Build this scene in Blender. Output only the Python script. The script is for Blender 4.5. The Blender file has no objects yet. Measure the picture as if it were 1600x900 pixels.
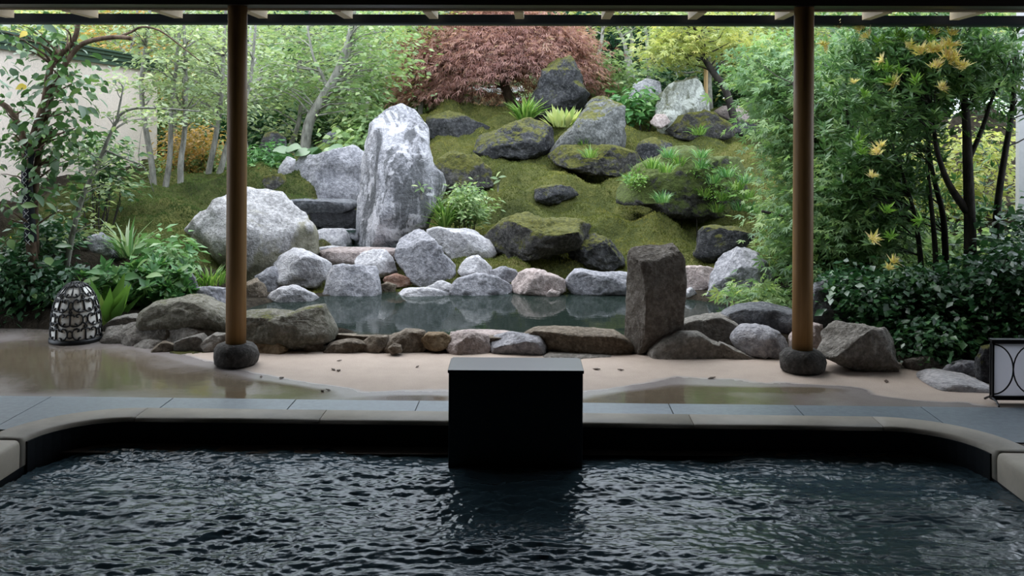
import bpy, math, random
import numpy as np
from mathutils import Vector, Matrix, noise

# ------------------------------------------------------------------ camera, world, light, exposure
sc = bpy.context.scene
COL = sc.collection
F, CX, CY, EYE, ROLL = 1556.0, 805.0, 203.0, 1.5, math.radians(0.3)
cam_d = bpy.data.cameras.new('camera')
cam = bpy.data.objects.new('camera', cam_d)
COL.objects.link(cam)
cam_d.sensor_width = 36.0
cam_d.lens = F * 36.0 / 1600.0
cam_d.shift_x = -(CX - 800.0) / 1600.0
cam_d.shift_y = -(450.0 - CY) / 1600.0
cam_d.clip_start = 0.05
cam_d.clip_end = 300
cam.matrix_world = Matrix.Translation((0, 0, EYE)) @ Matrix.Rotation(math.pi / 2, 4, 'X') @ Matrix.Rotation(ROLL, 4, 'Z')
sc.camera = cam

world = bpy.data.worlds.new('overcast_sky')
sc.world = world
world.use_nodes = True
wn, wl = world.node_tree.nodes, world.node_tree.links
wn.clear()
w_out = wn.new('ShaderNodeOutputWorld')
w_bg = wn.new('ShaderNodeBackground')
w_bg.inputs['Strength'].default_value = 1.7
w_tc = wn.new('ShaderNodeTexCoord')
w_sep = wn.new('ShaderNodeSeparateXYZ')
w_rmp = wn.new('ShaderNodeValToRGB')          # near-even overcast sky, horizon raised to brighten reflections in the water
w_rmp.color_ramp.elements[0].position = 0.0
w_rmp.color_ramp.elements[0].color = (0.70, 0.79, 0.90, 1)
w_rmp.color_ramp.elements[1].position = 1.0
w_rmp.color_ramp.elements[1].color = (0.88, 0.98, 1.10, 1)
wl.new(w_tc.outputs['Generated'], w_sep.inputs[0])
wl.new(w_sep.outputs['Z'], w_rmp.inputs[0])
wl.new(w_rmp.outputs[0], w_bg.inputs['Color'])
wl.new(w_bg.outputs[0], w_out.inputs[0])

sun_d = bpy.data.lights.new('sun', 'SUN')      # sun behind thin cloud
sun_d.energy = 1.1
sun_d.angle = math.radians(50)
sun_d.color = (1.0, 0.97, 0.92)
sun = bpy.data.objects.new('sun', sun_d)
COL.objects.link(sun)
sun.rotation_euler = (math.radians(-22), math.radians(-24), 0)

sc.view_settings.view_transform = 'Standard'
sc.view_settings.look = 'None'
sc.view_settings.gamma = 1.0
sc.view_settings.use_curve_mapping = False
sc.view_settings.exposure = 1.2

random.seed(7)
RNG = np.random.default_rng(7)

# ------------------------------------------------------------------ measuring helpers
def P(px, py, d):
    """World point seen at a pixel of the photograph at distance d along the view axis."""
    u, v = px - CX, py - CY
    c, s = math.cos(ROLL), math.sin(ROLL)
    a, b = u * c + v * s, -u * s + v * c
    return Vector((a * d / F, d, EYE - b * d / F))

def vnoise(x, y, seed=0):
    x = np.asarray(x, float); y = np.asarray(y, float)
    xi = np.floor(x).astype(np.int64); yi = np.floor(y).astype(np.int64)
    xf = x - xi; yf = y - yi
    def h(a, b):
        n = (a * 374761393 + b * 668265263 + seed * 1442695041) & 0xFFFFFFFF
        n = ((n ^ (n >> 13)) * 1274126177) & 0xFFFFFFFF
        return ((n ^ (n >> 16)) & 0xFFFF) / 65535.0
    u = xf * xf * (3 - 2 * xf); v = yf * yf * (3 - 2 * yf)
    return (h(xi, yi) * (1 - u) + h(xi + 1, yi) * u) * (1 - v) + (h(xi, yi + 1) * (1 - u) + h(xi + 1, yi + 1) * u) * v

def fbm(x, y, octv=4, seed=0):
    t = 0; a = 0.5; f = 1.0
    for k in range(octv):
        t = t + a * (vnoise(np.asarray(x) * f, np.asarray(y) * f, seed + k) * 2 - 1)
        a *= 0.5; f *= 2.03
    return t

def sstep(a, b, x):
    t = np.clip((np.asarray(x, float) - a) / (b - a), 0, 1)
    return t * t * (3 - 2 * t)

EDGE_X = [-9, -3.6, -3.0, -2.55, -2.0, 1.6, 2.1, 2.5, 3.0, 3.6, 9]
EDGE_Y = [7.35, 7.3, 7.2, 6.95, 6.72, 6.72, 6.6, 6.42, 6.1, 5.75, 5.6]
WATER = 0.085                                   # garden pond level above the deck

def H(x, y):
    """Ground height of the garden."""
    x = np.asarray(x, float); y = np.asarray(y, float)
    yb = np.interp(x, EDGE_X, EDGE_Y)
    y0 = np.interp(x, [-9, -3.2, -2.0, 1.7, 2.6, 9], [7.6, 7.6, 8.7, 8.7, 7.4, 7.2])
    y1 = np.interp(x, [-9, -3.0, -1.2, 9], [10.6, 10.6, 14.0, 14.0])
    amp = np.interp(x, [-9, -3.0, -1.0, 9], [0.80, 0.80, 1.58, 1.58])
    t = np.clip((y - y0) / (y1 - y0), 0, 1)
    h = 0.12 + amp * (0.75 * t + 0.25 * t * t * (3 - 2 * t))
    h = h + fbm(x * 1.1, y * 1.1, 3, 3) * 0.16 * sstep(0, 0.15, t) + fbm(x * 2.1, y * 2.9, 3, 9) * 0.30 * sstep(-0.02, 0.08, t)
    h = h - 0.22 * np.exp(-((x + 1.45) / 0.62) ** 2 - ((y - 9.9) / 1.0) ** 2)
    h = h + np.clip(y - 15.5, 0, 40) * 0.25
    e = np.sqrt(((x + 0.12) / 1.95) ** 2 + ((y - 7.78) / 0.95) ** 2)
    m = 1 - sstep(0.86, 1.05, e)
    h = h * (1 - m) + (-0.16) * m
    f = sstep(-0.05, 0.25, y - yb)
    return h * f + (-0.2) * (1 - f)

def G(px, py, lift=0.0):
    """Point of the ground seen at a pixel."""
    d = 5.2
    while d < 26:
        p = P(px, py, d)
        if p.z - lift <= float(H(p.x, p.y)): return p
        d += 0.02
    return P(px, py, 16.0)

# ------------------------------------------------------------------ building helpers
def tag(o, label=None, cat=None, group=None, kind=None):
    if label: o['label'] = label
    if cat: o['category'] = cat
    if group: o['group'] = group
    if kind: o['kind'] = kind
    return o

def empty(name, loc, label, cat, group=None):
    o = bpy.data.objects.new(name, None)
    COL.objects.link(o)
    o.location = loc
    o.empty_display_size = 0.1
    return tag(o, label, cat, group)

def mesh_np(name, V, Fc, mat, parent=None, smooth=False, attr=None, uvec=None):
    """Mesh object from numpy vertices (world space) and faces of one size, placed about its own base."""
    V = np.asarray(V, np.float32); Fc = np.asarray(Fc, np.int32)
    me = bpy.data.meshes.new(name)
    if parent is not None: org = np.array(parent.matrix_world.translation if parent.parent is None else parent.matrix_world.translation, np.float32)
    else: org = np.array([V[:, 0].mean(), V[:, 1].mean(), V[:, 2].min()], np.float32)
    if parent is not None:
        pl = parent
        org = np.zeros(3, np.float32)
        while pl is not None:
            org += np.array(pl.location, np.float32); pl = pl.parent
    k = Fc.shape[1]
    me.vertices.add(len(V)); me.vertices.foreach_set('co', (V - org).ravel())
    me.loops.add(Fc.size); me.loops.foreach_set('vertex_index', Fc.ravel())
    me.polygons.add(len(Fc))
    me.polygons.foreach_set('loop_start', np.arange(0, Fc.size, k, dtype=np.int32))
    me.polygons.foreach_set('loop_total', np.full(len(Fc), k, np.int32))
    if smooth: me.polygons.foreach_set('use_smooth', np.ones(len(Fc), bool))
    if attr is not None:
        a = me.attributes.new('tint', 'FLOAT', 'POINT'); a.data.foreach_set('value', np.asarray(attr, np.float32))
    me.update(calc_edges=True)
    me.materials.append(mat)
    o = bpy.data.objects.new(name, me)
    COL.objects.link(o)
    if parent is not None: o.parent = parent
    else: o.location = org
    return o

class MB:
    """Collects boxes, tubes, lathes; build() links them as ONE mesh object."""
    def __init__(self): self.v = []; self.f = []; self.n = 0
    def add(self, v, f):
        self.v += [tuple(p) for p in v]
        self.f += [tuple(i + self.n for i in q) for q in f]
        self.n += len(v)
    def box(self, x0, x1, y0, y1, z0, z1, M=None):
        c = [Vector((x, y, z)) for z in (z0, z1) for y in (y0, y1) for x in (x0, x1)]
        if M is not None: c = [M @ p for p in c]
        self.add(c, [(0, 2, 3, 1), (4, 5, 7, 6), (0, 1, 5, 4), (2, 6, 7, 3), (0, 4, 6, 2), (1, 3, 7, 5)])
    def tube(self, pts, rad, n=8, cap=True):
        pts = [Vector(p) for p in pts]
        m = len(pts)
        if not hasattr(rad, '__len__'): rad = [rad] * m
        vs, fs = [], []
        prev = None
        for i, p in enumerate(pts):
            t = (pts[min(i + 1, m - 1)] - pts[max(i - 1, 0)])
            t = t.normalized() if t.length > 1e-9 else Vector((0, 0, 1))
            if prev is None:
                ref = Vector((1, 0, 0)) if abs(t.x) < 0.8 else Vector((0, 1, 0))
                a = (ref - t * ref.dot(t)).normalized()
            else:
                a = prev - t * prev.dot(t)
                a = a.normalized() if a.length > 1e-6 else t.orthogonal().normalized()
            prev = a
            b = t.cross(a)
            for k in range(n):
                an = 2 * math.pi * k / n
                vs.append(p + (a * math.cos(an) + b * math.sin(an)) * rad[i])
        for i in range(m - 1):
            for k in range(n):
                k2 = (k + 1) % n
                fs.append((i * n + k, i * n + k2, (i + 1) * n + k2, (i + 1) * n + k))
        if cap:
            fs.append(tuple(range(n))[::-1]); fs.append(tuple((m - 1) * n + k for k in range(n)))
        self.add(vs, fs)
    def lathe(self, prof, c, n=32):
        vs, fs = [], []
        for r, z in prof:
            for k in range(n):
                an = 2 * math.pi * k / n
                vs.append((c[0] + r * math.cos(an), c[1] + r * math.sin(an), c[2] + z))
        for i in range(len(prof) - 1):
            for k in range(n):
                k2 = (k + 1) % n
                fs.append((i * n + k, i * n + k2, (i + 1) * n + k2, (i + 1) * n + k))
        fs.append(tuple(range(n))[::-1]); fs.append(tuple((len(prof) - 1) * n + k for k in range(n)))
        self.add(vs, fs)
    def build(self, name, mat, parent=None, smooth=False, bevel=0):
        V = np.array(self.v, float)
        org = Vector((V[:, 0].mean(), V[:, 1].mean(), V[:, 2].min()))
        if parent is not None:
            org = Vector((0, 0, 0)); q = parent
            while q is not None: org += Vector(q.location); q = q.parent
        me = bpy.data.meshes.new(name)
        me.from_pydata([tuple(Vector(p) - org) for p in self.v], [], self.f)
        if smooth:
            me.polygons.foreach_set('use_smooth', np.ones(len(me.polygons), bool))
        me.materials.append(mat)
        me.update()
        o = bpy.data.objects.new(name, me)
        COL.objects.link(o)
        if parent is not None: o.parent = parent
        else: o.location = org
        if bevel:
            b = o.modifiers.new('soft_edges', 'BEVEL'); b.width = bevel; b.segments = 2; b.limit_method = 'ANGLE'
        return o

# ------------------------------------------------------------------ materials
def new_mat(name):
    m = bpy.data.materials.new(name); m.use_nodes = True
    nt = m.node_tree; nt.nodes.clear()
    out = nt.nodes.new('ShaderNodeOutputMaterial')
    return m, nt, out

def nd(nt, kind, **kw):
    n = nt.nodes.new(kind)
    for k, v in kw.items():
        if k in n.inputs: n.inputs[k].default_value = v
        else: setattr(n, k, v)
    return n

def ramp(nt, src, stops):
    r = nt.nodes.new('ShaderNodeValToRGB')
    e = r.color_ramp.elements
    while len(e) < len(stops): e.new(0.5)
    for i, (p, c) in enumerate(stops):
        e[i].position = p; e[i].color = (*c, 1) if len(c) == 3 else c
    nt.links.new(src, r.inputs[0])
    return r.outputs[0]

def mixc(nt, fac, a, b, blend='MIX'):
    m = nt.nodes.new('ShaderNodeMix'); m.data_type = 'RGBA'; m.blend_type = blend
    for sock, val in ((m.inputs[0], fac), (m.inputs[6], a), (m.inputs[7], b)):
        if hasattr(val, 'is_linked') or hasattr(val, 'links'): nt.links.new(val, sock)
        elif isinstance(val, (int, float)): sock.default_value = val
        else: sock.default_value = (*val, 1) if len(val) == 3 else val
    return m.outputs[2]

def mth(nt, op, a, b=0.0, clamp=False):
    m = nt.nodes.new('ShaderNodeMath'); m.operation = op; m.use_clamp = clamp
    for s, v in ((m.inputs[0], a), (m.inputs[1], b)):
        if isinstance(v, (int, float)): s.default_value = v
        else: nt.links.new(v, s)
    return m.outputs[0]

def coords(nt, rnd=True):
    tc = nt.nodes.new('ShaderNodeTexCoord')
    if not rnd: return tc.outputs['Object']
    oi = nt.nodes.new('ShaderNodeObjectInfo')
    s = mth(nt, 'MULTIPLY', oi.outputs['Random'], 57.0)
    a = nt.nodes.new('ShaderNodeVectorMath'); a.operation = 'ADD'
    nt.links.new(tc.outputs['Object'], a.inputs[0]); nt.links.new(s, a.inputs[1])
    return a.outputs[0]

def noise_n(nt, vec, scale, detail=6, rough=0.6, dist=0.0):
    n = nt.nodes.new('ShaderNodeTexNoise')
    n.inputs['Scale'].default_value = scale; n.inputs['Detail'].default_value = detail
    n.inputs['Roughness'].default_value = rough; n.inputs['Distortion'].default_value = dist
    nt.links.new(vec, n.inputs['Vector'])
    return n.outputs['Fac']

def bump(nt, h, strength, dist=0.02, prev=None):
    b = nt.nodes.new('ShaderNodeBump')
    b.inputs['Strength'].default_value = strength; b.inputs['Distance'].default_value = dist
    nt.links.new(h, b.inputs['Height'])
    if prev is not None: nt.links.new(prev, b.inputs['Normal'])
    return b.outputs[0]

def rock_mat(name, dark, mid, light, moss=0.0, moss_col=((0.055, 0.06, 0.012), (0.13, 0.125, 0.025)), veins=True, rough=0.85, bmp=0.8, streak=None, foot=None):
    m, nt, out = new_mat(name)
    v = coords(nt)
    n1 = noise_n(nt, v, 2.6, 5, 0.62, 0.6)
    n2 = noise_n(nt, v, 11.0, 8, 0.68)
    n3 = noise_n(nt, v, 75.0, 3, 0.6)
    f = mth(nt, 'ADD', mth(nt, 'MULTIPLY', n1, 0.55), mth(nt, 'MULTIPLY', n2, 0.45))
    c = ramp(nt, f, [(0.41, dark), (0.50, mid), (0.585, light)])
    c = mixc(nt, 0.4, c, ramp(nt, n3, [(0.3, tuple(x * 0.55 for x in mid)), (0.7, tuple(min(1, x * 1.4) for x in mid))]))
    if veins:
        w = noise_n(nt, v, 3.4, 7, 0.6, 2.2)
        vein = ramp(nt, mth(nt, 'ABSOLUTE', mth(nt, 'SUBTRACT', w, 0.5)), [(0.0, (1, 1, 1)), (0.012, (0, 0, 0))])
        c = mixc(nt, mth(nt, 'MULTIPLY', vein, 0.5), c, tuple(x * 0.3 for x in dark))
    nm = noise_n(nt, v, 33.0, 4, 0.65)
    c = mixc(nt, 0.45, c, ramp(nt, nm, [(0.40, dark), (0.52, mid), (0.62, light)]))
    if streak:                                     # weathering streaks running down the face
        mp = nt.nodes.new('ShaderNodeMapping'); mp.inputs['Scale'].default_value = (5.0, 5.0, 1.1); mp.inputs['Rotation'].default_value = (0, 0.25, 0)
        nt.links.new(v, mp.inputs[0])
        sn = noise_n(nt, mp.outputs[0], 1.0, 7, 0.72, 0.8)
        c = mixc(nt, ramp(nt, sn, [(0.47, (0, 0, 0)), (0.57, (0.8, 0.8, 0.8))]), c, streak)
        wn_ = noise_n(nt, v, 4.0, 6, 0.6, 1.0)
        c = mixc(nt, ramp(nt, wn_, [(0.55, (0, 0, 0)), (0.60, (0.5, 0.5, 0.5))]), c, tuple(min(.85, x * 1.25) for x in light))
    if foot:                                       # stained, lichened foot
        tc2 = nt.nodes.new('ShaderNodeTexCoord'); s2 = nt.nodes.new('ShaderNodeSeparateXYZ')
        nt.links.new(tc2.outputs['Object'], s2.inputs[0])
        kf = mth(nt, 'ADD', mth(nt, 'MULTIPLY', s2.outputs['Z'], -1.1), mth(nt, 'MULTIPLY', n1, 1.7))
        c = mixc(nt, ramp(nt, kf, [(0.22, (0, 0, 0)), (0.42, (0.85, 0.85, 0.85))]), c, ramp(nt, n2, [(0.4, foot[0]), (0.6, foot[1])]))
    oi = nt.nodes.new('ShaderNodeObjectInfo')
    hsv = nt.nodes.new('ShaderNodeHueSaturation')
    nt.links.new(mth(nt, 'ADD', mth(nt, 'MULTIPLY', oi.outputs['Random'], 0.3), 0.85), hsv.inputs['Value'])
    nt.links.new(c, hsv.inputs['Color'])
    c = hsv.outputs[0]
    if moss > 0:
        g = nt.nodes.new('ShaderNodeNewGeometry'); sp = nt.nodes.new('ShaderNodeSeparateXYZ')
        nt.links.new(g.outputs['Normal'], sp.inputs[0])
        mm = mth(nt, 'ADD', mth(nt, 'MULTIPLY', noise_n(nt, v, 4.5, 6, 0.7), 0.75), mth(nt, 'MULTIPLY', noise_n(nt, v, 20.0, 5, 0.7), 0.5))
        k = mth(nt, 'ADD', mth(nt, 'MULTIPLY', sp.outputs['Z'], 0.36), mth(nt, 'SUBTRACT', mm, 0.12))
        mf = ramp(nt, k, [(max(0.0, 0.98 - moss * 0.6), (0, 0, 0)), (max(0.05, 1.1 - moss * 0.6), (1, 1, 1))])
        mc = ramp(nt, noise_n(nt, v, 30.0, 4), [(0.35, moss_col[0]), (0.65, moss_col[1])])
        c = mixc(nt, mf, c, mc)
    p = nd(nt, 'ShaderNodeBsdfPrincipled', Roughness=rough)
    p.inputs['Specular IOR Level'].default_value = 0.3
    nt.links.new(c, p.inputs['Base Color'])
    hh = mth(nt, 'ADD', mth(nt, 'ADD', mth(nt, 'MULTIPLY', n2, 1.0), mth(nt, 'MULTIPLY', nm, 0.5)), mth(nt, 'MULTIPLY', n3, 0.2))
    nt.links.new(bump(nt, hh, bmp, 0.05), p.inputs['Normal'])
    nt.links.new(p.outputs[0], out.inputs[0])
    return m

def leaf_mat(name, stops, trans=0.35, rough=0.5, spec=0.4):
    m, nt, out = new_mat(name)
    a = nt.nodes.new('ShaderNodeAttribute'); a.attribute_name = 'tint'
    c = ramp(nt, a.outputs['Fac'], stops)
    p = nd(nt, 'ShaderNodeBsdfPrincipled', Roughness=rough)
    p.inputs['Specular IOR Level'].default_value = spec
    nt.links.new(c, p.inputs['Base Color'])
    t = nt.nodes.new('ShaderNodeBsdfTranslucent')
    nt.links.new(mixc(nt, 1.0, c, (1.1, 1.16, 0.8), 'MULTIPLY'), t.inputs['Color'])
    mx = nt.nodes.new('ShaderNodeMixShader'); mx.inputs[0].default_value = trans
    nt.links.new(p.outputs[0], mx.inputs[1]); nt.links.new(t.outputs[0], mx.inputs[2])
    nt.links.new(mx.outputs[0], out.inputs[0])
    return m

def bark_mat(name, a, b, scale=22, rough=0.9):
    m, nt, out = new_mat(name)
    v = coords(nt)
    mp = nt.nodes.new('ShaderNodeMapping'); mp.inputs['Scale'].default_value = (1, 1, 0.35)
    nt.links.new(v, mp.inputs[0])
    n = noise_n(nt, mp.outputs[0], scale, 6, 0.7)
    p = nd(nt, 'ShaderNodeBsdfPrincipled', Roughness=rough)
    p.inputs['Specular IOR Level'].default_value = 0.2
    nt.links.new(ramp(nt, n, [(0.35, a), (0.65, b)]), p.inputs['Base Color'])
    nt.links.new(bump(nt, n, 0.7, 0.01), p.inputs['Normal'])
    nt.links.new(p.outputs[0], out.inputs[0])
    return m

def plain(name, col, rough=0.6, metal=0.0, spec=0.5, nscale=0, namp=0.2, bmp=0.0):
    m, nt, out = new_mat(name)
    p = nd(nt, 'ShaderNodeBsdfPrincipled', Roughness=rough, Metallic=metal)
    p.inputs['Specular IOR Level'].default_value = spec
    if nscale:
        n = noise_n(nt, coords(nt), nscale, 6, 0.65)
        nt.links.new(ramp(nt, n, [(0.3, tuple(x * (1 - namp) for x in col)), (0.7, tuple(x * (1 + namp) for x in col))]), p.inputs['Base Color'])
        if bmp: nt.links.new(bump(nt, n, bmp, 0.01), p.inputs['Normal'])
    else: p.inputs['Base Color'].default_value = (*col, 1)
    nt.links.new(p.outputs[0], out.inputs[0])
    return m

M = {}
M['granite'] = rock_mat('granite', (0.12, 0.12, 0.135), (0.31, 0.305, 0.33), (0.55, 0.53, 0.555))
M['granite_pale'] = rock_mat('granite_pale', (0.22, 0.215, 0.23), (0.45, 0.435, 0.45), (0.66, 0.63, 0.64), veins=False)
M['granite_lichen'] = rock_mat('granite_lichen', (0.16, 0.155, 0.15), (0.36, 0.345, 0.345), (0.58, 0.555, 0.56), foot=((0.10, 0.095, 0.05), (0.22, 0.205, 0.14)))
M['granite_tall'] = rock_mat('granite_tall', (0.14, 0.14, 0.155), (0.35, 0.345, 0.37), (0.58, 0.56, 0.59), streak=(0.05, 0.052, 0.055))
M['granite_stump'] = rock_mat('granite_stump', (0.12, 0.125, 0.11), (0.33, 0.34, 0.31), (0.55, 0.56, 0.52), streak=(0.06, 0.065, 0.03), moss=0.4)
M['cave_shade'] = rock_mat('cave_shade', (0.006, 0.006, 0.007), (0.014, 0.014, 0.016), (0.035, 0.035, 0.04), rough=0.5)  # near-black colour carries the shade of the cave under the lintel
M['granite_pink'] = rock_mat('granite_pink', (0.16, 0.13, 0.12), (0.37, 0.30, 0.28), (0.56, 0.48, 0.46), veins=False)
M['slate_rock'] = rock_mat('slate_rock', (0.045, 0.048, 0.055), (0.115, 0.12, 0.132), (0.25, 0.25, 0.265))
M['basalt'] = rock_mat('basalt', (0.010, 0.011, 0.013), (0.036, 0.036, 0.040), (0.14, 0.137, 0.14), moss=0.5, bmp=1.0)
M['basalt_moss'] = rock_mat('basalt_moss', (0.014, 0.014, 0.014), (0.055, 0.052, 0.05), (0.17, 0.16, 0.15), moss=0.74, bmp=1.0)
M['basalt_grass'] = rock_mat('basalt_grass', (0.014, 0.014, 0.014), (0.055, 0.052, 0.05), (0.17, 0.16, 0.15), moss=0.9, moss_col=((0.05, 0.065, 0.015), (0.10, 0.13, 0.03)), bmp=1.0)
M['grey_moss_rock'] = rock_mat('grey_moss_rock', (0.03, 0.032, 0.03), (0.12, 0.122, 0.118), (0.27, 0.27, 0.26), moss=0.46)
M['wall_stone'] = rock_mat('wall_stone', (0.055, 0.042, 0.03), (0.15, 0.118, 0.085), (0.30, 0.255, 0.205), veins=False)
M['wall_stone_ochre'] = rock_mat('wall_stone_ochre', (0.08, 0.05, 0.025), (0.2, 0.135, 0.07), (0.33, 0.25, 0.16), veins=False)
M['boulder_olive'] = rock_mat('boulder_olive', (0.065, 0.062, 0.04), (0.16, 0.15, 0.115), (0.33, 0.31, 0.27), moss=0.2, veins=False)
M['standing'] = rock_mat('standing', (0.07, 0.058, 0.046), (0.155, 0.135, 0.115), (0.30, 0.275, 0.25), veins=True)
M['red_stone'] = rock_mat('red_stone', (0.1, 0.05, 0.035), (0.22, 0.12, 0.085), (0.4, 0.3, 0.26), veins=False)
M['tan_rock'] = rock_mat('tan_rock', (0.10, 0.092, 0.08), (0.235, 0.215, 0.19), (0.42, 0.39, 0.355), veins=False)
M['footing'] = rock_mat('footing', (0.03, 0.028, 0.027), (0.07, 0.065, 0.06), (0.15, 0.14, 0.13), veins=False)

M['bark_brown'] = bark_mat('bark_brown', (0.05, 0.032, 0.022), (0.17, 0.115, 0.08))
M['bark_grey'] = bark_mat('bark_grey', (0.12, 0.115, 0.10), (0.33, 0.32, 0.28))
M['bark_pale'] = bark_mat('bark_pale', (0.26, 0.25, 0.22), (0.55, 0.54, 0.50))
M['bark_dark'] = bark_mat('bark_dark', (0.016, 0.014, 0.013), (0.06, 0.052, 0.045))

M['leaf_camellia'] = leaf_mat('leaf_camellia', [(0, (0.035, 0.08, 0.035)), (0.5, (0.075, 0.16, 0.055)), (0.9, (0.20, 0.32, 0.10)), (1.0, (0.68, 0.50, 0.06))], 0.25, 0.35, 0.5)
M['leaf_light'] = leaf_mat('leaf_light', [(0, (0.13, 0.18, 0.09)), (0.5, (0.29, 0.37, 0.19)), (1.0, (0.58, 0.62, 0.34))], 0.42)
M['leaf_fresh'] = leaf_mat('leaf_fresh', [(0, (0.11, 0.18, 0.08)), (0.5, (0.23, 0.34, 0.145)), (1.0, (0.50, 0.57, 0.28))], 0.42)
M['leaf_yellow'] = leaf_mat('leaf_yellow', [(0, (0.17, 0.21, 0.06)), (0.5, (0.38, 0.42, 0.13)), (1.0, (0.66, 0.58, 0.19))], 0.42)
M['leaf_orange'] = leaf_mat('leaf_orange', [(0, (0.16, 0.13, 0.04)), (0.5, (0.40, 0.25, 0.07)), (1.0, (0.62, 0.35, 0.10))], 0.42)
M['leaf_dark'] = leaf_mat('leaf_dark', [(0, (0.014, 0.055, 0.022)), (0.5, (0.035, 0.11, 0.042)), (1.0, (0.10, 0.22, 0.07))], 0.2, 0.33, 0.55)
M['leaf_conifer'] = leaf_mat('leaf_conifer', [(0, (0.012, 0.05, 0.03)), (0.5, (0.03, 0.10, 0.055)), (1.0, (0.06, 0.17, 0.08))], 0.2)
M['leaf_pieris'] = leaf_mat('leaf_pieris', [(0, (0.04, 0.10, 0.035)), (0.6, (0.115, 0.235, 0.08)), (1.0, (0.32, 0.46, 0.16))], 0.32, 0.38, 0.5)
M['leaf_shoot'] = leaf_mat('leaf_shoot', [(0, (0.85, 0.78, 0.25)), (0.5, (0.92, 0.82, 0.45)), (1.0, (0.95, 0.74, 0.58))], 0.5)
M['leaf_lime'] = leaf_mat('leaf_lime', [(0, (0.16, 0.36, 0.05)), (1.0, (0.33, 0.55, 0.10))], 0.3)
M['leaf_maple'] = leaf_mat('leaf_maple', [(0, (0.08, 0.16, 0.075)), (0.45, (0.17, 0.29, 0.12)), (0.8, (0.34, 0.45, 0.18)), (1.0, (0.60, 0.60, 0.22))], 0.42)
M['leaf_red'] = leaf_mat('leaf_red', [(0, (0.17, 0.085, 0.075)), (0.4, (0.40, 0.205, 0.18)), (0.75, (0.62, 0.38, 0.33)), (1.0, (0.42, 0.38, 0.2))], 0.35)
M['leaf_sasa'] = leaf_mat('leaf_sasa', [(0, (0.05, 0.16, 0.05)), (0.6, (0.12, 0.28, 0.09)), (1.0, (0.30, 0.46, 0.17))], 0.3, 0.4)
M['leaf_hosta'] = leaf_mat('leaf_hosta', [(0, (0.22, 0.32, 0.10)), (1.0, (0.60, 0.62, 0.28))], 0.35)
M['leaf_grass'] = leaf_mat('leaf_grass', [(0, (0.07, 0.17, 0.03)), (0.6, (0.16, 0.30, 0.06)), (1.0, (0.33, 0.44, 0.12))], 0.35)
M['leaf_variegated'] = leaf_mat('leaf_variegated', [(0, (0.10, 0.24, 0.08)), (0.55, (0.22, 0.38, 0.16)), (1.0, (0.55, 0.58, 0.42))], 0.3)
M['moss_tuft'] = leaf_mat('moss_tuft', [(0, (0.035, 0.050, 0.014)), (0.5, (0.145, 0.16, 0.042)), (1.0, (0.34, 0.31, 0.095))], 0.3, 0.8, 0.1)
M['moss_deep'] = leaf_mat('moss_deep', [(0, (0.035, 0.058, 0.018)), (0.5, (0.09, 0.13, 0.04)), (1.0, (0.18, 0.22, 0.07))], 0.3, 0.8, 0.1)
M['dead_leaf'] = plain('dead_leaf', (0.06, 0.035, 0.02), 0.8)

# ------------------------------------------------------------------ ground materials
def ground_mat():
    m, nt, out = new_mat('moss_and_soil')
    g = nt.nodes.new('ShaderNodeNewGeometry')
    v = g.outputs['Position']
    a = nt.nodes.new('ShaderNodeAttribute'); a.attribute_name = 'tint'     # 1 = moss, 0 = bare soil
    n1 = noise_n(nt, v, 1.3, 5, 0.6); n2 = noise_n(nt, v, 14.0, 6, 0.7); n3 = noise_n(nt, v, 60.0, 3, 0.6)
    f = mth(nt, 'ADD', mth(nt, 'MULTIPLY', n1, 0.6), mth(nt, 'MULTIPLY', n2, 0.4))
    moss = ramp(nt, f, [(0.35, (0.03, 0.04, 0.014)), (0.48, (0.08, 0.09, 0.028)), (0.58, (0.13, 0.13, 0.04)), (0.68, (0.12, 0.09, 0.04))])
    soil = ramp(nt, n2, [(0.35, (0.018, 0.014, 0.010)), (0.65, (0.05, 0.04, 0.028))])
    c = mixc(nt, a.outputs['Fac'], soil, moss)
    p = nd(nt, 'ShaderNodeBsdfPrincipled', Roughness=0.95)
    p.inputs['Specular IOR Level'].default_value = 0.1
    nt.links.new(c, p.inputs['Base Color'])
    hh = mth(nt, 'ADD', n2, mth(nt, 'MULTIPLY', n3, 0.6))
    nt.links.new(bump(nt, hh, 1.0, 0.04), p.inputs['Normal'])
    nt.links.new(p.outputs[0], out.inputs[0])
    return m
M['ground'] = ground_mat()

def hill_mat():
    m, nt, out = new_mat('forest_floor')
    v = coords(nt, False)
    n = noise_n(nt, v, 1.5, 8, 0.7)
    p = nd(nt, 'ShaderNodeBsdfPrincipled', Roughness=0.95)
    nt.links.new(ramp(nt, n, [(0.35, (0.02, 0.045, 0.015)), (0.5, (0.06, 0.12, 0.03)), (0.68, (0.16, 0.22, 0.06))]), p.inputs['Base Color'])
    nt.links.new(bump(nt, n, 1.0, 0.4), p.inputs['Normal'])
    nt.links.new(p.outputs[0], out.inputs[0])
    return m
M['hill'] = hill_mat()

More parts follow.
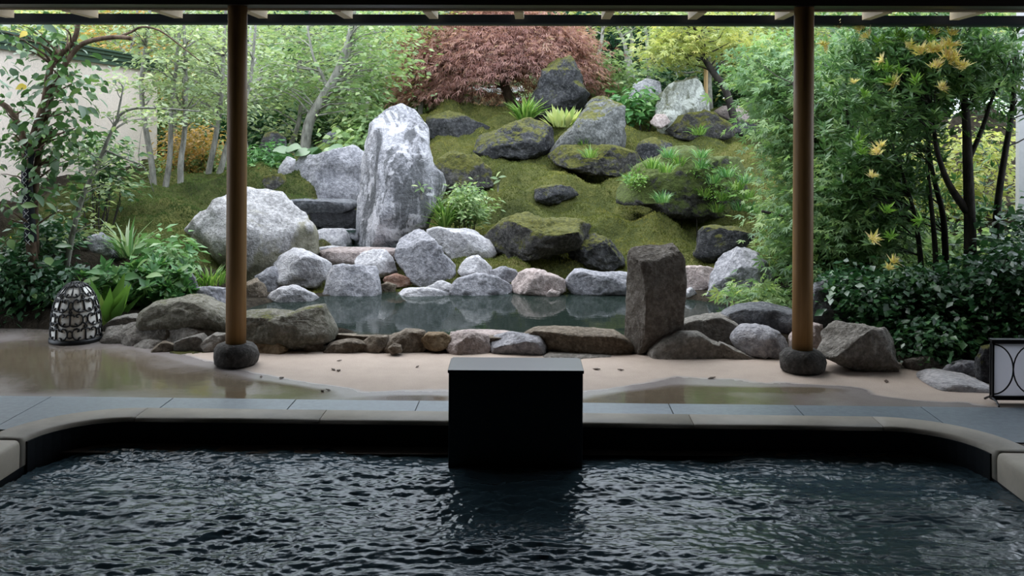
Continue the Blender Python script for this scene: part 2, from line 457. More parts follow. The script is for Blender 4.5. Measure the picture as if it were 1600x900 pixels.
def deck_mat():
    """Washed concrete; rain water stands on it in films and puddles."""
    m, nt, out = new_mat('wet_concrete')
    g = nt.nodes.new('ShaderNodeNewGeometry'); v = g.outputs['Position']
    a = nt.nodes.new('ShaderNodeAttribute'); a.attribute_name = 'tint'     # wetness, 0 dry .. 1 standing water
    n0 = noise_n(nt, v, 1.6, 5, 0.6, 0.4)
    n1 = noise_n(nt, v, 7.0, 6, 0.65); n2 = noise_n(nt, v, 160.0, 3, 0.6)
    w = mth(nt, 'ADD', a.outputs['Fac'], mth(nt, 'MULTIPLY', mth(nt, 'SUBTRACT', n0, 0.5), 0.55))
    film = ramp(nt, w, [(0.46, (0, 0, 0)), (0.53, (1, 1, 1))])
    pud = ramp(nt, w, [(0.72, (0, 0, 0)), (0.92, (1, 1, 1))])
    dry = ramp(nt, n1, [(0.3, (0.36, 0.29, 0.245)), (0.7, (0.44, 0.36, 0.305))])
    dry = mixc(nt, 0.25, dry, ramp(nt, n2, [(0.35, (0.3, 0.23, 0.18)), (0.65, (0.65, 0.54, 0.45))]))
    wet = mixc(nt, 1.0, dry, (0.62, 0.67, 0.76), 'MULTIPLY')
    deep = mixc(nt, 1.0, dry, (0.36, 0.35, 0.29), 'MULTIPLY')
    c = mixc(nt, pud, mixc(nt, film, dry, wet), deep)
    p = nd(nt, 'ShaderNodeBsdfPrincipled')
    nt.links.new(c, p.inputs['Base Color'])
    r = mth(nt, 'SUBTRACT', mth(nt, 'SUBTRACT', 0.85, mth(nt, 'MULTIPLY', film, 0.58)), mth(nt, 'MULTIPLY', pud, 0.22))
    nt.links.new(r, p.inputs['Roughness'])
    nt.links.new(mth(nt, 'ADD', 0.25, mth(nt, 'MULTIPLY', film, 0.5)), p.inputs['Specular IOR Level'])
    b1 = mth(nt, 'MULTIPLY', n2, mth(nt, 'SUBTRACT', 1.0, mth(nt, 'MULTIPLY', film, 0.85)))
    bb = bump(nt, b1, 0.25, 0.004)
    rip = noise_n(nt, v, 9.0, 3, 0.5)
    nt.links.new(bump(nt, rip, 0.05, 0.02, bb), p.inputs['Normal'])
    nt.links.new(p.outputs[0], out.inputs[0])
    return m
M['deck'] = deck_mat()

def wood_mat(name, a, b, axis=2, rough=0.5):
    m, nt, out = new_mat(name)
    v = coords(nt)
    mp = nt.nodes.new('ShaderNodeMapping')
    s = [28, 28, 28]; s[axis] = 0.9
    mp.inputs['Scale'].default_value = s
    nt.links.new(v, mp.inputs[0])
    n = noise_n(nt, mp.outputs[0], 1.0, 5, 0.6, 0.3)
    p = nd(nt, 'ShaderNodeBsdfPrincipled', Roughness=rough)
    p.inputs['Specular IOR Level'].default_value = 0.3
    nt.links.new(ramp(nt, n, [(0.3, a), (0.7, b)]), p.inputs['Base Color'])
    nt.links.new(bump(nt, n, 0.15, 0.004), p.inputs['Normal'])
    nt.links.new(p.outputs[0], out.inputs[0])
    return m
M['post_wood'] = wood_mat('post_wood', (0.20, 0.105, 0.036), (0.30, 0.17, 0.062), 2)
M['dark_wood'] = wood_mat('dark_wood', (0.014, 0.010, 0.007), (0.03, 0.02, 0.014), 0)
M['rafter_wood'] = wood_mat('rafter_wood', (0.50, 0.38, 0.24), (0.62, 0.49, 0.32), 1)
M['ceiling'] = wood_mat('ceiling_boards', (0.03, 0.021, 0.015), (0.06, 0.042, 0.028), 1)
M['gutter'] = plain('gutter_metal', (0.012, 0.018, 0.026), 0.5, 0.0, 0.3)
M['black_granite'] = plain('black_granite', (0.012, 0.016, 0.020), 0.28, 0.0, 0.5, 90, 0.35)
M['wall_core'] = plain('wall_core', (0.03, 0.026, 0.022), 0.95, 0, 0.1, 20, 0.4)
M['deck_plain'] = plain('deck_concrete', (0.30, 0.25, 0.21), 0.6, 0, 0.3, 8, 0.15)
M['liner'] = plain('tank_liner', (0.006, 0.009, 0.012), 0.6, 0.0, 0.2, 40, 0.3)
M['coping'] = plain('coping_granite', (0.44, 0.385, 0.315), 0.55, 0.0, 0.3, 7, 0.16)
M['slate'] = plain('slate_paving', (0.17, 0.205, 0.235), 0.42, 0.0, 0.5, 30, 0.18, 0.1)
M['stucco'] = plain('stucco', (0.68, 0.58, 0.515), 0.95, 0.0, 0.1, 55, 0.16, 0.4)
M['green_metal'] = plain('green_metal', (0.025, 0.06, 0.045), 0.4, 0.0, 0.5)
M['black_iron'] = plain('black_iron', (0.008, 0.009, 0.011), 0.45, 0.0, 0.4)
def paper_mat():
    m, nt, out = new_mat('lantern_paper')
    df = nt.nodes.new('ShaderNodeBsdfDiffuse'); df.inputs['Color'].default_value = (0.70, 0.70, 0.74, 1)
    t = nt.nodes.new('ShaderNodeBsdfTranslucent'); t.inputs['Color'].default_value = (0.80, 0.80, 0.84, 1)
    mx = nt.nodes.new('ShaderNodeMixShader'); mx.inputs[0].default_value = 0.6
    nt.links.new(df.outputs[0], mx.inputs[1]); nt.links.new(t.outputs[0], mx.inputs[2]); nt.links.new(mx.outputs[0], out.inputs[0])
    return m
M['paper'] = paper_mat()
M['lamp_dome'] = plain('lamp_dome', (0.80, 0.78, 0.73), 0.55, 0.0, 0.4, 20, 0.05)
M['white_paint'] = plain('white_paint', (0.82, 0.83, 0.85), 0.5)
M['pale_plaster'] = plain('pale_plaster', (0.45, 0.44, 0.44), 0.9, 0, 0.2, 30, 0.06)
M['bamboo'] = plain('bamboo', (0.55, 0.36, 0.16), 0.6)
M['stake_green'] = plain('stake_green', (0.25, 0.62, 0.50), 0.5)
M['wrap'] = plain('trunk_wrap', (0.022, 0.024, 0.03), 0.8, 0, 0.2, 60, 0.4)
M['stitch'] = plain('wrap_stitch', (0.5, 0.5, 0.5), 0.8)

def water_mat(name, deep, bscale, bstr, opaque=0.0, rough=0.02, bdist=0.01):
    m, nt, out = new_mat(name)
    g = nt.nodes.new('ShaderNodeNewGeometry')
    mp = nt.nodes.new('ShaderNodeMapping'); mp.inputs['Scale'].default_value = (0.55, 1, 1)
    nt.links.new(g.outputs['Position'], mp.inputs[0])
    n1 = noise_n(nt, mp.outputs[0], bscale, 4, 0.6, 0.5)
    nrm = bump(nt, n1, bstr, bdist)
    gl = nt.nodes.new('ShaderNodeBsdfGlossy'); gl.inputs['Roughness'].default_value = rough
    nt.links.new(nrm, gl.inputs['Normal'])
    df = nt.nodes.new('ShaderNodeBsdfDiffuse'); df.inputs['Color'].default_value = (*deep, 1)
    tr = nt.nodes.new('ShaderNodeBsdfTransparent'); tr.inputs['Color'].default_value = (0.45, 0.62, 0.56, 1)
    bs = nt.nodes.new('ShaderNodeMixShader'); bs.inputs[0].default_value = opaque
    nt.links.new(tr.outputs[0], bs.inputs[1]); nt.links.new(df.outputs[0], bs.inputs[2])
    fr = nt.nodes.new('ShaderNodeFresnel'); fr.inputs['IOR'].default_value = 1.33
    nt.links.new(nrm, fr.inputs['Normal'])
    mx = nt.nodes.new('ShaderNodeMixShader')
    nt.links.new(fr.outputs[0], mx.inputs[0]); nt.links.new(bs.outputs[0], mx.inputs[1]); nt.links.new(gl.outputs[0], mx.inputs[2])
    nt.links.new(mx.outputs[0], out.inputs[0])
    return m
M['pond_water'] = water_mat('pond_water', (0.030, 0.046, 0.038), 9.0, 0.04, 0.45, 0.015, 0.02)
M['tank_water'] = water_mat('tank_water', (0.065, 0.108, 0.132), 60.0, 0.30, 1.0, 0.02, 0.004)

# ------------------------------------------------------------------ large structure: pavilion
ANG = math.radians(-1.37)                         # the pavilion is turned a little to the view
PIV = Vector((0, 6.3, 0))
RP = Matrix.Translation(PIV) @ Matrix.Rotation(ANG, 4, 'Z') @ Matrix.Translation(-PIV)
def rbox(name, x0, x1, y0, y1, z0, z1, mat, parent=None, bevel=0):
    b = MB(); b.box(x0, x1, y0, y1, z0, z1, RP); return b.build(name, mat, parent, bevel=bevel)

BEAM_Z = EYE + 0.775
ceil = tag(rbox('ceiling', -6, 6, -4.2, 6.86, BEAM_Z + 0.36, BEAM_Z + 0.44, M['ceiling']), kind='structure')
# sheathing of the eave follows the rafters; rafters are parts of the roof
rbox('eave_board', -6, 6, 6.43, 6.86, BEAM_Z + 0.115, BEAM_Z + 0.135, M['rafter_wood'], ceil)
for k in range(-6, 7):
    c = P(809 + 134.0 * k, 22, 6.86)
    x = c.x
    rbox('rafter', x - 0.030, x + 0.030, 6.43, 6.84, BEAM_Z - 0.014, BEAM_Z + 0.115, M['rafter_wood'], ceil)
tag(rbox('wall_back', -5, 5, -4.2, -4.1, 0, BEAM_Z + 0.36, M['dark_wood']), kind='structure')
tag(rbox('wall_left', -5.1, -5.0, -4.2, 5.6, 0, BEAM_Z + 0.36, M['dark_wood']), kind='structure')  # unseen; run forward to keep side light out of the interior
tag(rbox('wall_right', 5.0, 5.1, -4.2, 5.6, 0, BEAM_Z + 0.36, M['dark_wood']), kind='structure')  # unseen too, lengthened the same way against side light
beam = empty('roof_beam', RP @ Vector((0, 6.3, BEAM_Z)), 'dark timber beam running across the top on the two round posts', 'beam')
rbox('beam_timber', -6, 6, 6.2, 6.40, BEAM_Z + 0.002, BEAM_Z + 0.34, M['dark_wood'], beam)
o = rbox('fascia_strip', -6, 6, 6.40, 6.425, BEAM_Z - 0.010, BEAM_Z + 0.12, M['rafter_wood'], beam); o['label'] = 'pale wooden strip along the outer face'
g = MB()
gz1, gz0 = P(800, 24.3, 7.0).z, P(800, 39.2, 7.0).z
prof = [(6.94, gz1), (6.94, gz0 + 0.01), (6.955, gz0), (7.06, gz0), (7.075, gz0 + 0.01), (7.075, gz1), (7.065, gz1), (7.065, gz0 + 0.012), (6.95, gz0 + 0.012), (6.95, gz1)]
vs = [RP @ Vector((x, y, z)) for x in (-6, 6) for y, z in prof]
n = len(prof)
g.add(vs, [(i, (i + 1) % n, n + (i + 1) % n, n + i) for i in range(n)] + [tuple(range(n)), tuple(range(2 * n - 1, n - 1, -1))])
gut = tag(g.build('eave_gutter', M['gutter']), 'long black rain gutter hung along the eave below the rafters', 'gutter')

def post(px, pyfoot, d, lab, lab2):
    c = P(px, pyfoot, d)
    st = MB()
    prof = [(0.12, 0.0), (0.138, 0.02), (0.143, 0.06), (0.134, 0.10), (0.112, 0.128), (0.088, 0.138), (0.001, 0.139)]
    st.lathe(prof, (c.x, c.y, 0.0), 28)
    so = st.build('footing_stone', M['footing'], smooth=True)
    me = so.data
    for vtx in me.vertices:
        q = Vector(vtx.co)
        k = 1 + 0.10 * noise.noise(q * 9 + Vector((px, 0, 0))) + 0.04 * noise.noise(q * 25)
        if q.z > 0.001: vtx.co = (q.x * k, q.y * k, q.z * (1 + 0.03 * noise.noise(q * 6)))
    tag(so, lab2, 'stone', 'footing stones under the posts')
    p = MB()
    hz = BEAM_Z + 0.0
    p.lathe([(0.0635, 0.130), (0.0635, 0.6), (0.0625, 1.5), (0.061, hz)], (c.x, c.y, 0), 32)
    po = p.build('timber_post', M['post_wood'], smooth=False)
    for f in po.data.polygons:
        if len(f.vertices) == 4: f.use_smooth = True
    tag(po, lab, 'post', 'round posts carrying the eave beam')
post(368.5, 566, 6.33, 'round honey-brown timber post at the left, beside the dome lantern side of the deck', 'dark rounded footing stone under the left post, beside the low pond wall')
post(1253.5, 574, 6.235, 'round honey-brown timber post at the right, in front of the green maple', 'dark rounded footing stone under the right post, beside a big grey-brown boulder')

TW_OUT = 2.22
# deck with its wet film (a value per vertex: how much water stands there)
xs = np.linspace(-6.5, 6.5, 261); ys = np.linspace(4.6, 7.6, 91)
X, Y = np.meshgrid(xs, ys)
yb = np.interp(X, EDGE_X, EDGE_Y) + 0.12
t = (Y - 4.6) / 3.0
Yd = 4.6 + t * (yb - 4.6)
pxs = CX + X * F / Yd; pys = CY + EYE * F / Yd
dry_edge = np.interp(pxs, [-200, 0, 150, 330, 400, 470, 560, 640, 700, 910, 980, 1060, 1150, 1300, 1400, 1500, 1700],
                          [400, 430, 520, 566, 584, 594, 610, 612, 612, 612, 603, 585, 590, 600, 612, 622, 640])
wet = 0.5 + (pys - dry_edge) / 55.0
wet = np.clip(wet, 0.08, 0.78)
def blob(cx, cy, rx, ry): return np.exp(-(((pxs - cx) / rx) ** 2 + ((pys - cy) / ry) ** 2))
wet += 0.35 * (blob(200, 600, 130, 16) + blob(420, 612, 90, 12) + blob(90, 570, 110, 22) + blob(1020, 622, 110, 12) + blob(650, 622, 60, 5) + blob(1240, 606, 120, 5))
wet -= 0.35 * (blob(40, 628, 60, 7) + blob(560, 590, 90, 14) + blob(1450, 600, 90, 20))
nx, ny = len(xs), len(ys)
idx = np.arange(nx * ny).reshape(ny, nx)
Q = np.stack([idx[:-1, :-1], idx[:-1, 1:], idx[1:, 1:], idx[1:, :-1]], -1).reshape(-1, 4)
for sx in (-1, 1):
    fb = MB(); fb.box(min(sx * (TW_OUT), sx * 6.5), max(sx * TW_OUT, sx * 6.5), -4.2, 4.605, -0.05, 0.0); tag(fb.build('floor_side', M['deck_plain']), kind='structure')
fb = MB(); fb.box(-6.5, 6.5, -4.2, 0.22, -0.9, 0.0); tag(fb.build('floor_side', M['deck_plain']), kind='structure')
floor = tag(mesh_np('floor', np.stack([X, Yd, 0 * X], -1).reshape(-1, 3), Q, M['deck'], attr=wet.ravel()), kind='structure')

# slate strip round the tank: single slabs with open joints
slate_y0, slate_y1 = 4.86, 5.47
xj = [-5.3 + 0.683 * k + 0.02 for k in range(16)]
for a, b in zip(xj[:-1], xj[1:]):
    m = MB(); m.box(a + 0.003, b - 0.003, slate_y0, slate_y1, 0.001, 0.006 + random.random() * 0.0015, RP); m.build('slate_slab', M['slate'], floor)
m = MB(); m.box(xj[0], xj[-1], 4.86, 5.47, 0.0005, 0.002, RP); m.build('joint_bed', M['liner'], floor)

# ------------------------------------------------------------------ the near tank
RIM, TW = 0.12, 2.13
FAR_IN, RW, RC = 4.70, 0.19, 0.36
def upath(off):
    """U-shaped path of the rim at a sideways offset, from near left round the far side to near right."""
    pts = []
    for k in range(7): pts.append((-TW - off, 0.2 + (FAR_IN - RC - 0.2) * k / 6))
    for k in range(1, 13):
        a = math.pi - math.pi / 2 * k / 12
        pts.append((-TW + RC + (RC + off) * math.cos(a), FAR_IN - RC + (RC + off) * math.sin(a)))
    for k in range(1, 9): pts.append((-TW + RC + (2 * TW - 2 * RC) * k / 8, FAR_IN + off))
    for k in range(1, 13):
        a = math.pi / 2 - math.pi / 2 * k / 12
        pts.append((TW - RC + (RC + off) * math.cos(a), FAR_IN - RC + (RC + off) * math.sin(a)))
    for k in range(1, 7): pts.append((TW + off, FAR_IN - RC - (FAR_IN - RC - 0.2) * k / 6))
    return pts
tank = empty('bath_tank', RP @ Vector((0, 3.0, 0)), 'large dark bath tank with a rounded granite rim filling the foreground', 'bath')
sec = [(0.012, -0.02), (0.002, 0.0), (0.0, RIM - 0.03), (0.003, RIM - 0.014), (0.010, RIM - 0.004), (0.022, RIM), (RW - 0.02, RIM), (RW - 0.004, RIM - 0.008), (RW, RIM - 0.03), (RW, 0.0)]
paths = [upath(o_) for o_, z in sec]
def slab(i0, i1, gap=0.0015):
    b = MB(); vs = []; n = len(sec)
    rng = list(range(i0, i1 + 1))
    for i in rng:
        for (o_, z), pth in zip(sec, paths):
            x, y = pth[i]
            if i in (i0, i1):
                j = i + 1 if i == i0 else i - 1
                dx, dy = pth[j][0] - x, pth[j][1] - y; L = math.hypot(dx, dy); x += dx / L * gap; y += dy / L * gap
            vs.append(RP @ Vector((x, y, z)))
    fs = [(i * n + k, i * n + (k + 1) % n, (i + 1) * n + (k + 1) % n, (i + 1) * n + k) for i in range(len(rng) - 1) for k in range(n)]
    fs += [tuple(range(n))[::-1], tuple((len(rng) - 1) * n + k for k in range(n))]
    b.add(vs, fs)
    o = b.build('coping_stone', M['coping'], tank)
    for f in o.data.polygons:
        if len(f.vertices) == 4: f.use_smooth = True
    return o
cuts = [0, 2, 4, 6, 18, 20, 22, 24, 26, 38, 40, 42, 44]
for a, b in zip(cuts[:-1], cuts[1:]): slab(a, b)
lin = MB()
pin = upath(0.004); vs = [RP @ Vector((x, y, z)) for x, y in pin for z in (-0.75, 0.004)]
lin.add(vs, [(2 * i, 2 * i + 1, 2 * i + 3, 2 * i + 2) for i in range(len(pin) - 1)])
lin.box(-TW - 0.01, TW + 0.01, 0.2, FAR_IN, -0.80, -0.75, RP)
lin.box(-TW - 0.01, TW + 0.01, 0.15, 0.2, -0.80, RIM, RP)
lin.build('tank_lining', M['liner'], tank)
# far wall's shade: an added facing in the liner's near-black under the lip
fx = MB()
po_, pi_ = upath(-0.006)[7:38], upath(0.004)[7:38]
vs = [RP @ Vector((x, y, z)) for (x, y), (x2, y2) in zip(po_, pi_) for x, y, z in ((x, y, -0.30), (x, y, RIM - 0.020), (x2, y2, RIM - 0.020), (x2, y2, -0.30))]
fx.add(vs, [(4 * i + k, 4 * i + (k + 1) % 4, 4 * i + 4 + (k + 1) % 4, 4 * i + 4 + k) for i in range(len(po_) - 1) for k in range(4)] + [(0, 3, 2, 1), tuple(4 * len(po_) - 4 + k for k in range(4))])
fx.build('far_wall_shade', M['liner'], tank)

spout = empty('water_spout', RP @ Vector((0.03, 4.55, 0)), 'black granite water spout block standing at the far rim of the tank', 'spout')
c0, c1 = P(701, 578, 4.43), P(911, 578, 4.43)
b = MB(); b.box(c0.x, c1.x, 4.43, 4.70, -0.10, c0.z - 0.004); b.build('block', M['black_granite'], spout, bevel=0.004)
b = MB(); b.box(c0.x - 0.004, c1.x + 0.004, 4.426, 4.66, c0.z - 0.014, c0.z); b.build('top_slab', M['black_granite'], spout, bevel=0.002)

# choppy bath water
def water_grid(name, x0, x1, ys, nx, mat, hfun, inside, z0):
    xs = np.linspace(x0, x1, nx)
    X, Y = np.meshgrid(xs, ys)
    Z = z0 + hfun(X, Y)
    idx = np.arange(X.size).reshape(X.shape)
    Q = np.stack([idx[:-1, :-1], idx[:-1, 1:], idx[1:, 1:], idx[1:, :-1]], -1).reshape(-1, 4)
    cxx = X.ravel()[Q].mean(1); cyy = Y.ravel()[Q].mean(1)
    Q = Q[inside(cxx, cyy)]
    used = np.unique(Q); remap = np.full(X.size, -1); remap[used] = np.arange(len(used))
    V = np.stack([X.ravel(), Y.ravel(), Z.ravel()], -1)[used]
    return mesh_np(name, V, remap[Q], mat, smooth=True)
rw = np.random.default_rng(3)
WV = []
for k in range(90):
    lam = 10 ** rw.uniform(math.log10(0.017), math.log10(0.11))
    th = rw.normal(math.pi / 2 + 0.15, 0.75)
    WV.append((2 * math.pi / lam * math.cos(th), 2 * math.pi / lam * math.sin(th), rw.uniform(0, 6.28), 0.0052 * lam))
def chop(X, Y):
    wx = 0.12 * fbm(X * 1.6, Y * 1.6, 3, 21); wy = 0.12 * fbm(X * 1.6 + 7, Y * 1.6, 3, 22)
    Z = np.zeros_like(X)
    for kx, ky, ph, a in WV: Z += a * np.sin(kx * (X + wx) + ky * (Y + wy) + ph)
    amp = (1.0 + 1.5 * fbm(X * 1.1, Y * 1.3, 3, 31)).clip(0.6, 1.8)
    Z = Z * amp * 0.62
    ridged = 1 - np.abs(fbm(X * 3.2 + wx * 4, Y * 7.5, 4, 41)) * 2
    return Z + 0.008 * ridged + 0.010 * np.sin(9 * (Y + wy * 2.5) + 3.0 * X * 0.7)
def in_tank(x, y):
    d = np.abs(x) - (TW - RC); e = y - (FAR_IN - RC)
    return (np.abs(x) < TW + 0.0) & (y < FAR_IN) & ~((d > 0) & (e > 0) & (d * d + e * e > RC * RC))
ysw = np.concatenate([np.linspace(0.25, 2.9, 40), np.linspace(2.91, FAR_IN + 0.05, 500)])
tw = water_grid('bath_water', -TW, TW, ysw, 900, M['tank_water'], chop, in_tank, -0.012)
tag(tw, 'dark choppy bath water filling the tank', 'water', kind='stuff')

# ------------------------------------------------------------------ the garden's ground
def grid_obj(name, xs, ys, mat, attr=None, kind='structure'):
    X, Y = np.meshgrid(xs, ys); Z = H(X, Y)
    idx = np.arange(X.size).reshape(X.shape)
    Q = np.stack([idx[:-1, :-1], idx[:-1, 1:], idx[1:, 1:], idx[1:, :-1]], -1).reshape(-1, 4)
    o = mesh_np(name, np.stack([X, Y, Z], -1).reshape(-1, 3), Q, mat, smooth=True, attr=None if attr is None else attr(X, Y).ravel())
    o['kind'] = kind
    return o
def mossy(X, Y):
    m = sstep(-2.9, -2.7, X - 0 * Y) * 1.0
    left = sstep(8.6, 9.0, Y) * sstep(-4.7, -4.4, X)
    center = sstep(-2.2, -1.7, X) * (1 - sstep(2.7, 3.4, X)) * sstep(8.6, 8.75, Y)
    far = 1 - 0.75 * sstep(15.2, 16.5, Y)
    a = np.clip(np.maximum(left * (1 - sstep(-2.3, -1.9, X)), center) * far, 0, 1)
    a = a * (1 - np.exp(-((X + 1.45) / .55) ** 2 - ((Y - 9.7) / .9) ** 2)).clip(0, 1)
    return np.clip(a + 0.25 * fbm(X * 2, Y * 2, 2, 5) * (a > 0.05), 0, 1)
garden = grid_obj('garden_ground', np.linspace(-7, 7, 320), np.linspace(5.4, 17, 270), M['ground'], mossy)
hill = grid_obj('hillside', np.linspace(-22, 22, 90), np.linspace(16.9, 36, 40), M['hill'])

# dark core of the low stone wall round the pond
cw = MB(); ang_ = np.linspace(math.radians(202), math.radians(338), 30)
ring = [(-0.12 + 2.02 * math.cos(a) , max(6.80, 7.78 + 1.06 * math.sin(a))) for a in ang_]
cv = [Vector((x, y + o_, z)) for x, y in ring for o_, z in ((-.035, -.05), (-.035, .085), (.10, .085), (.10, -.2))]
cw.add(cv, [(4 * i + k, 4 * i + 4 + k, 4 * i + 4 + (k + 1) % 4, 4 * i + (k + 1) % 4) for i in range(29) for k in range(4)])
tag(cw.build('trim_1', M['wall_stone']), kind='structure')
# pond water
def in_pond(x, y): return (((x + 0.12) / 2.02) ** 2 + ((y - 7.78) / 1.02) ** 2 < 1.0) & (y > 6.86)
pw = water_grid('pond_water', -2.3, 2.1, np.linspace(6.6, 8.8, 60), 110, M['pond_water'], lambda X, Y: 0 * X, in_pond, WATER)
tag(pw, 'still green garden pond water mirroring the pale rocks', 'water', kind='stuff')

# ------------------------------------------------------------------ rocks
def ico(sub):
    import bmesh
    bm = bmesh.new(); bmesh.ops.create_icosphere(bm, subdivisions=sub, radius=1.0)
    v = np.array([p.co[:] for p in bm.verts]); f = np.array([[q.index for q in t.verts] for t in bm.faces]); bm.free()
    return v, f
ICO = {s: ico(s) for s in (3, 4, 5)}
def D0(py): return F * EYE / (py - CY)
def DW(py): return F * (EYE - WATER) / (py - CY)

def rock(label, poly, mat, d=None, thick=0.75, sub=4, cuts=8, rough=0.055, name='garden_rock', cat='rock', group=None, seed=0, box=0.75, freq=2.2, planes=(), grow=1.06):
    """A boulder of real depth whose outline follows the given points; facets are cut into it and it is roughened."""
    poly = np.array(poly, float)
    pc = (poly.max(0) + poly.min(0)) / 2; poly = (poly - pc) * grow + pc
    W = poly[:, 0].max() - poly[:, 0].min()
    if d is None:
        k = poly[:, 1].argmax()
        d0 = G(poly[k, 0], poly[k, 1]).y
        d = d0 + 0.2 * min(0.5 * W, 0.6 * (np.ptp(poly[:, 1]))) * d0 / F
    pts = np.array([P(a, b, d)[:] for a, b in poly])
    x, z = pts[:, 0], pts[:, 2]
    wx, wz = np.ptp(x), np.ptp(z)
    cx, cz = (x.max() + x.min()) / 2, (z.max() + z.min()) / 2
    # densify outline, radius by angle
    t = np.linspace(0, 1, 24, endpoint=False)
    px_ = np.concatenate([x[i] + (x[(i + 1) % len(x)] - x[i]) * t for i in range(len(x))]) - cx
    pz_ = np.concatenate([z[i] + (z[(i + 1) % len(x)] - z[i]) * t for i in range(len(x))]) - cz
    an = np.arctan2(pz_, px_); rr = np.hypot(px_, pz_)
    o_ = np.argsort(an); an, rr = an[o_], rr[o_]
    an = np.concatenate([an - 2 * np.pi, an, an + 2 * np.pi]); rr = np.tile(rr, 3)
    v, f = ICO[sub]
    T = thick * 0.5 * math.sqrt(wx * min(wx, wz * 1.4)) if wx > wz else thick * 0.5 * wx
    ph = np.arctan2(v[:, 2], v[:, 0]); r = np.hypot(v[:, 0], v[:, 2])
    R = np.interp(ph, an, rr)
    rs = np.clip(r, 1e-6, 1) ** box
    q = np.stack([R * rs * np.cos(ph), np.sign(v[:, 1]) * np.abs(v[:, 1]) ** 0.85 * T, R * rs * np.sin(ph)], -1)
    g = np.random.default_rng(seed + (sum(map(ord, label)) * 7) % 9973)
    for k in range(cuts):
        n = np.array([g.normal() * 0.55, -abs(g.normal()) - 0.35, g.normal() * 0.45 + 0.3]); n /= np.linalg.norm(n)
        s = q @ n; lim = s.max() * g.uniform(0.60, 0.86)
        q = q - np.outer(np.clip(s - lim, 0, None) * 0.96, n)
    for n, fr in planes:
        n = np.array(n, float) / np.linalg.norm(n); s = q @ n
        q = q - np.outer(np.clip(s - s.max() * fr, 0, None) * 0.97, n)
    size = math.sqrt(wx * wz)
    off = Vector((g.uniform(0, 50), g.uniform(0, 50), g.uniform(0, 50)))
    k1 = freq / size; k2 = 9.0 / max(size, .25)
    disp = np.empty(len(q))
    for i in range(len(q)):
        p = Vector(q[i]) * k1 + off
        disp[i] = noise.fractal(p, 0.62, 2.1, 6) + 0.5 * (0.4 - abs(noise.noise(p * 1.7))) 
    nn = q / (np.linalg.norm(q, axis=1, keepdims=True) + 1e-9)
    q = q + nn * (disp * rough * size)[:, None]
    q += np.array([cx, d, cz])
    o = mesh_np(name, q, f, M[mat], smooth=True)
    return tag(o, label, cat, group)

PW = 'stones of the low pond wall'
PALE = 'pale boulders round the cascade'
MND = 'dark rocks on the moss mound'
# pale boulders about the cascade, back to front
rock('broad pale grey boulder behind the cascade, just left of the tall upright stone', [(447,283),(452,262),(468,240),(490,244),(515,240),(545,232),(568,240),(574,300),(556,316),(500,318),(460,316)], 'granite', d=10.9, sub=5, group=PALE)
rock('small pale wedge of rock against the left end of the broad back boulder', [(433,272),(440,255),(448,245),(462,250),(457,268),(445,284)], 'granite_pale', d=10.8, sub=3, group=PALE)
rock('dark flat lintel slab bridging the cave above the waterfall pool', [(443,318),(460,311),(510,312),(556,313),(556,326),(540,331),(515,335),(490,337),(470,334),(452,328)], 'slate_rock', d=10.35, thick=1.5, cuts=3, group=PALE, rough=0.03)
rock('dark wet rock in the recess under the lintel slab', [(452,330),(560,324),(564,360),(500,364),(458,358)], 'cave_shade', d=10.2, thick=.35, sub=3, group=PALE)
rock('very tall pale grey upright stone with dark streaks, the highest by the cascade', [(573,225),(578,200),(592,180),(605,163),(622,156),(645,166),(660,185),(668,200),(672,235),(677,262),(690,270),(693,290),(682,320),(668,355),(645,372),(622,392),(570,394),(551,378),(556,335),(564,300),(570,260)], 'granite_tall', d=10.0, sub=5, thick=0.85, cuts=5, rough=0.04, group=PALE, planes=[((-.9, -.55, .12), .62), ((.45, -.9, .15), .66), ((.05, -.75, .65), .72)])
rock('huge pale boulder with a brownish foot, behind the left post', [(268,398),(285,372),(310,340),(345,312),(375,300),(405,297),(432,303),(450,320),(472,345),(482,358),(488,390),(482,405),(458,420),(430,440),(400,442),(360,440),(320,440),(288,430)], 'granite_lichen', d=9.15, sub=5, cuts=6, group=PALE, thick=0.6, box=0.6, planes=[((.25, -.75, .6), .7), ((-.2, -.9, .3), .74), ((.1, -1, -.1), .75)])
rock('flat pale slab at the foot of the cave pool', [(483,364),(505,358),(540,358),(556,384),(520,390),(485,384)], 'granite_pale', d=9.9, sub=3, group=PALE, rough=0.02)
rock('small pale chip wedged beside the foot of the tall upright stone', [(535,358),(560,359),(558,378),(545,370)], 'granite', d=10.0, sub=3, group=PALE)
rock('low white slab lying across the middle of the cascade', [(486,388),(520,385),(560,388),(566,396),(545,408),(500,410),(487,400)], 'granite_pale', d=9.55, sub=3, group=PALE, rough=0.02)
rock('broad wet pale slab forming the lip of the cascade', [(484,398),(520,389),(600,390),(640,393),(632,404),(560,414),(500,416)], 'granite_pink', d=9.3, sub=4, thick=1.6, group=PALE, rough=0.02)
rock('big angular pale boulder right of the huge boulder, left of the cascade', [(424,415),(437,400),(455,391),(472,394),(500,405),(516,414),(514,432),(496,449),(470,447),(440,442)], 'granite_pale', d=8.8, group=PALE, cuts=8)
rock('grey rock tucked under the left side of the big angular boulder', [(398,432),(428,416),(442,444),(425,460),(403,455)], 'granite', d=8.75, sub=3, group=PALE)
rock('square grey cracked boulder standing at the waterline left of the cascade', [(506,458),(512,430),(522,417),(560,415),(586,419),(593,450),(591,466),(555,468),(510,467)], 'granite', d=8.55, cuts=8, group=PALE)
rock('pale block in the middle of the cascade steps', [(553,402),(560,395),(600,391),(610,400),(621,425),(592,430),(565,418),(554,413)], 'granite_pale', d=9.05, group=PALE, cuts=7)
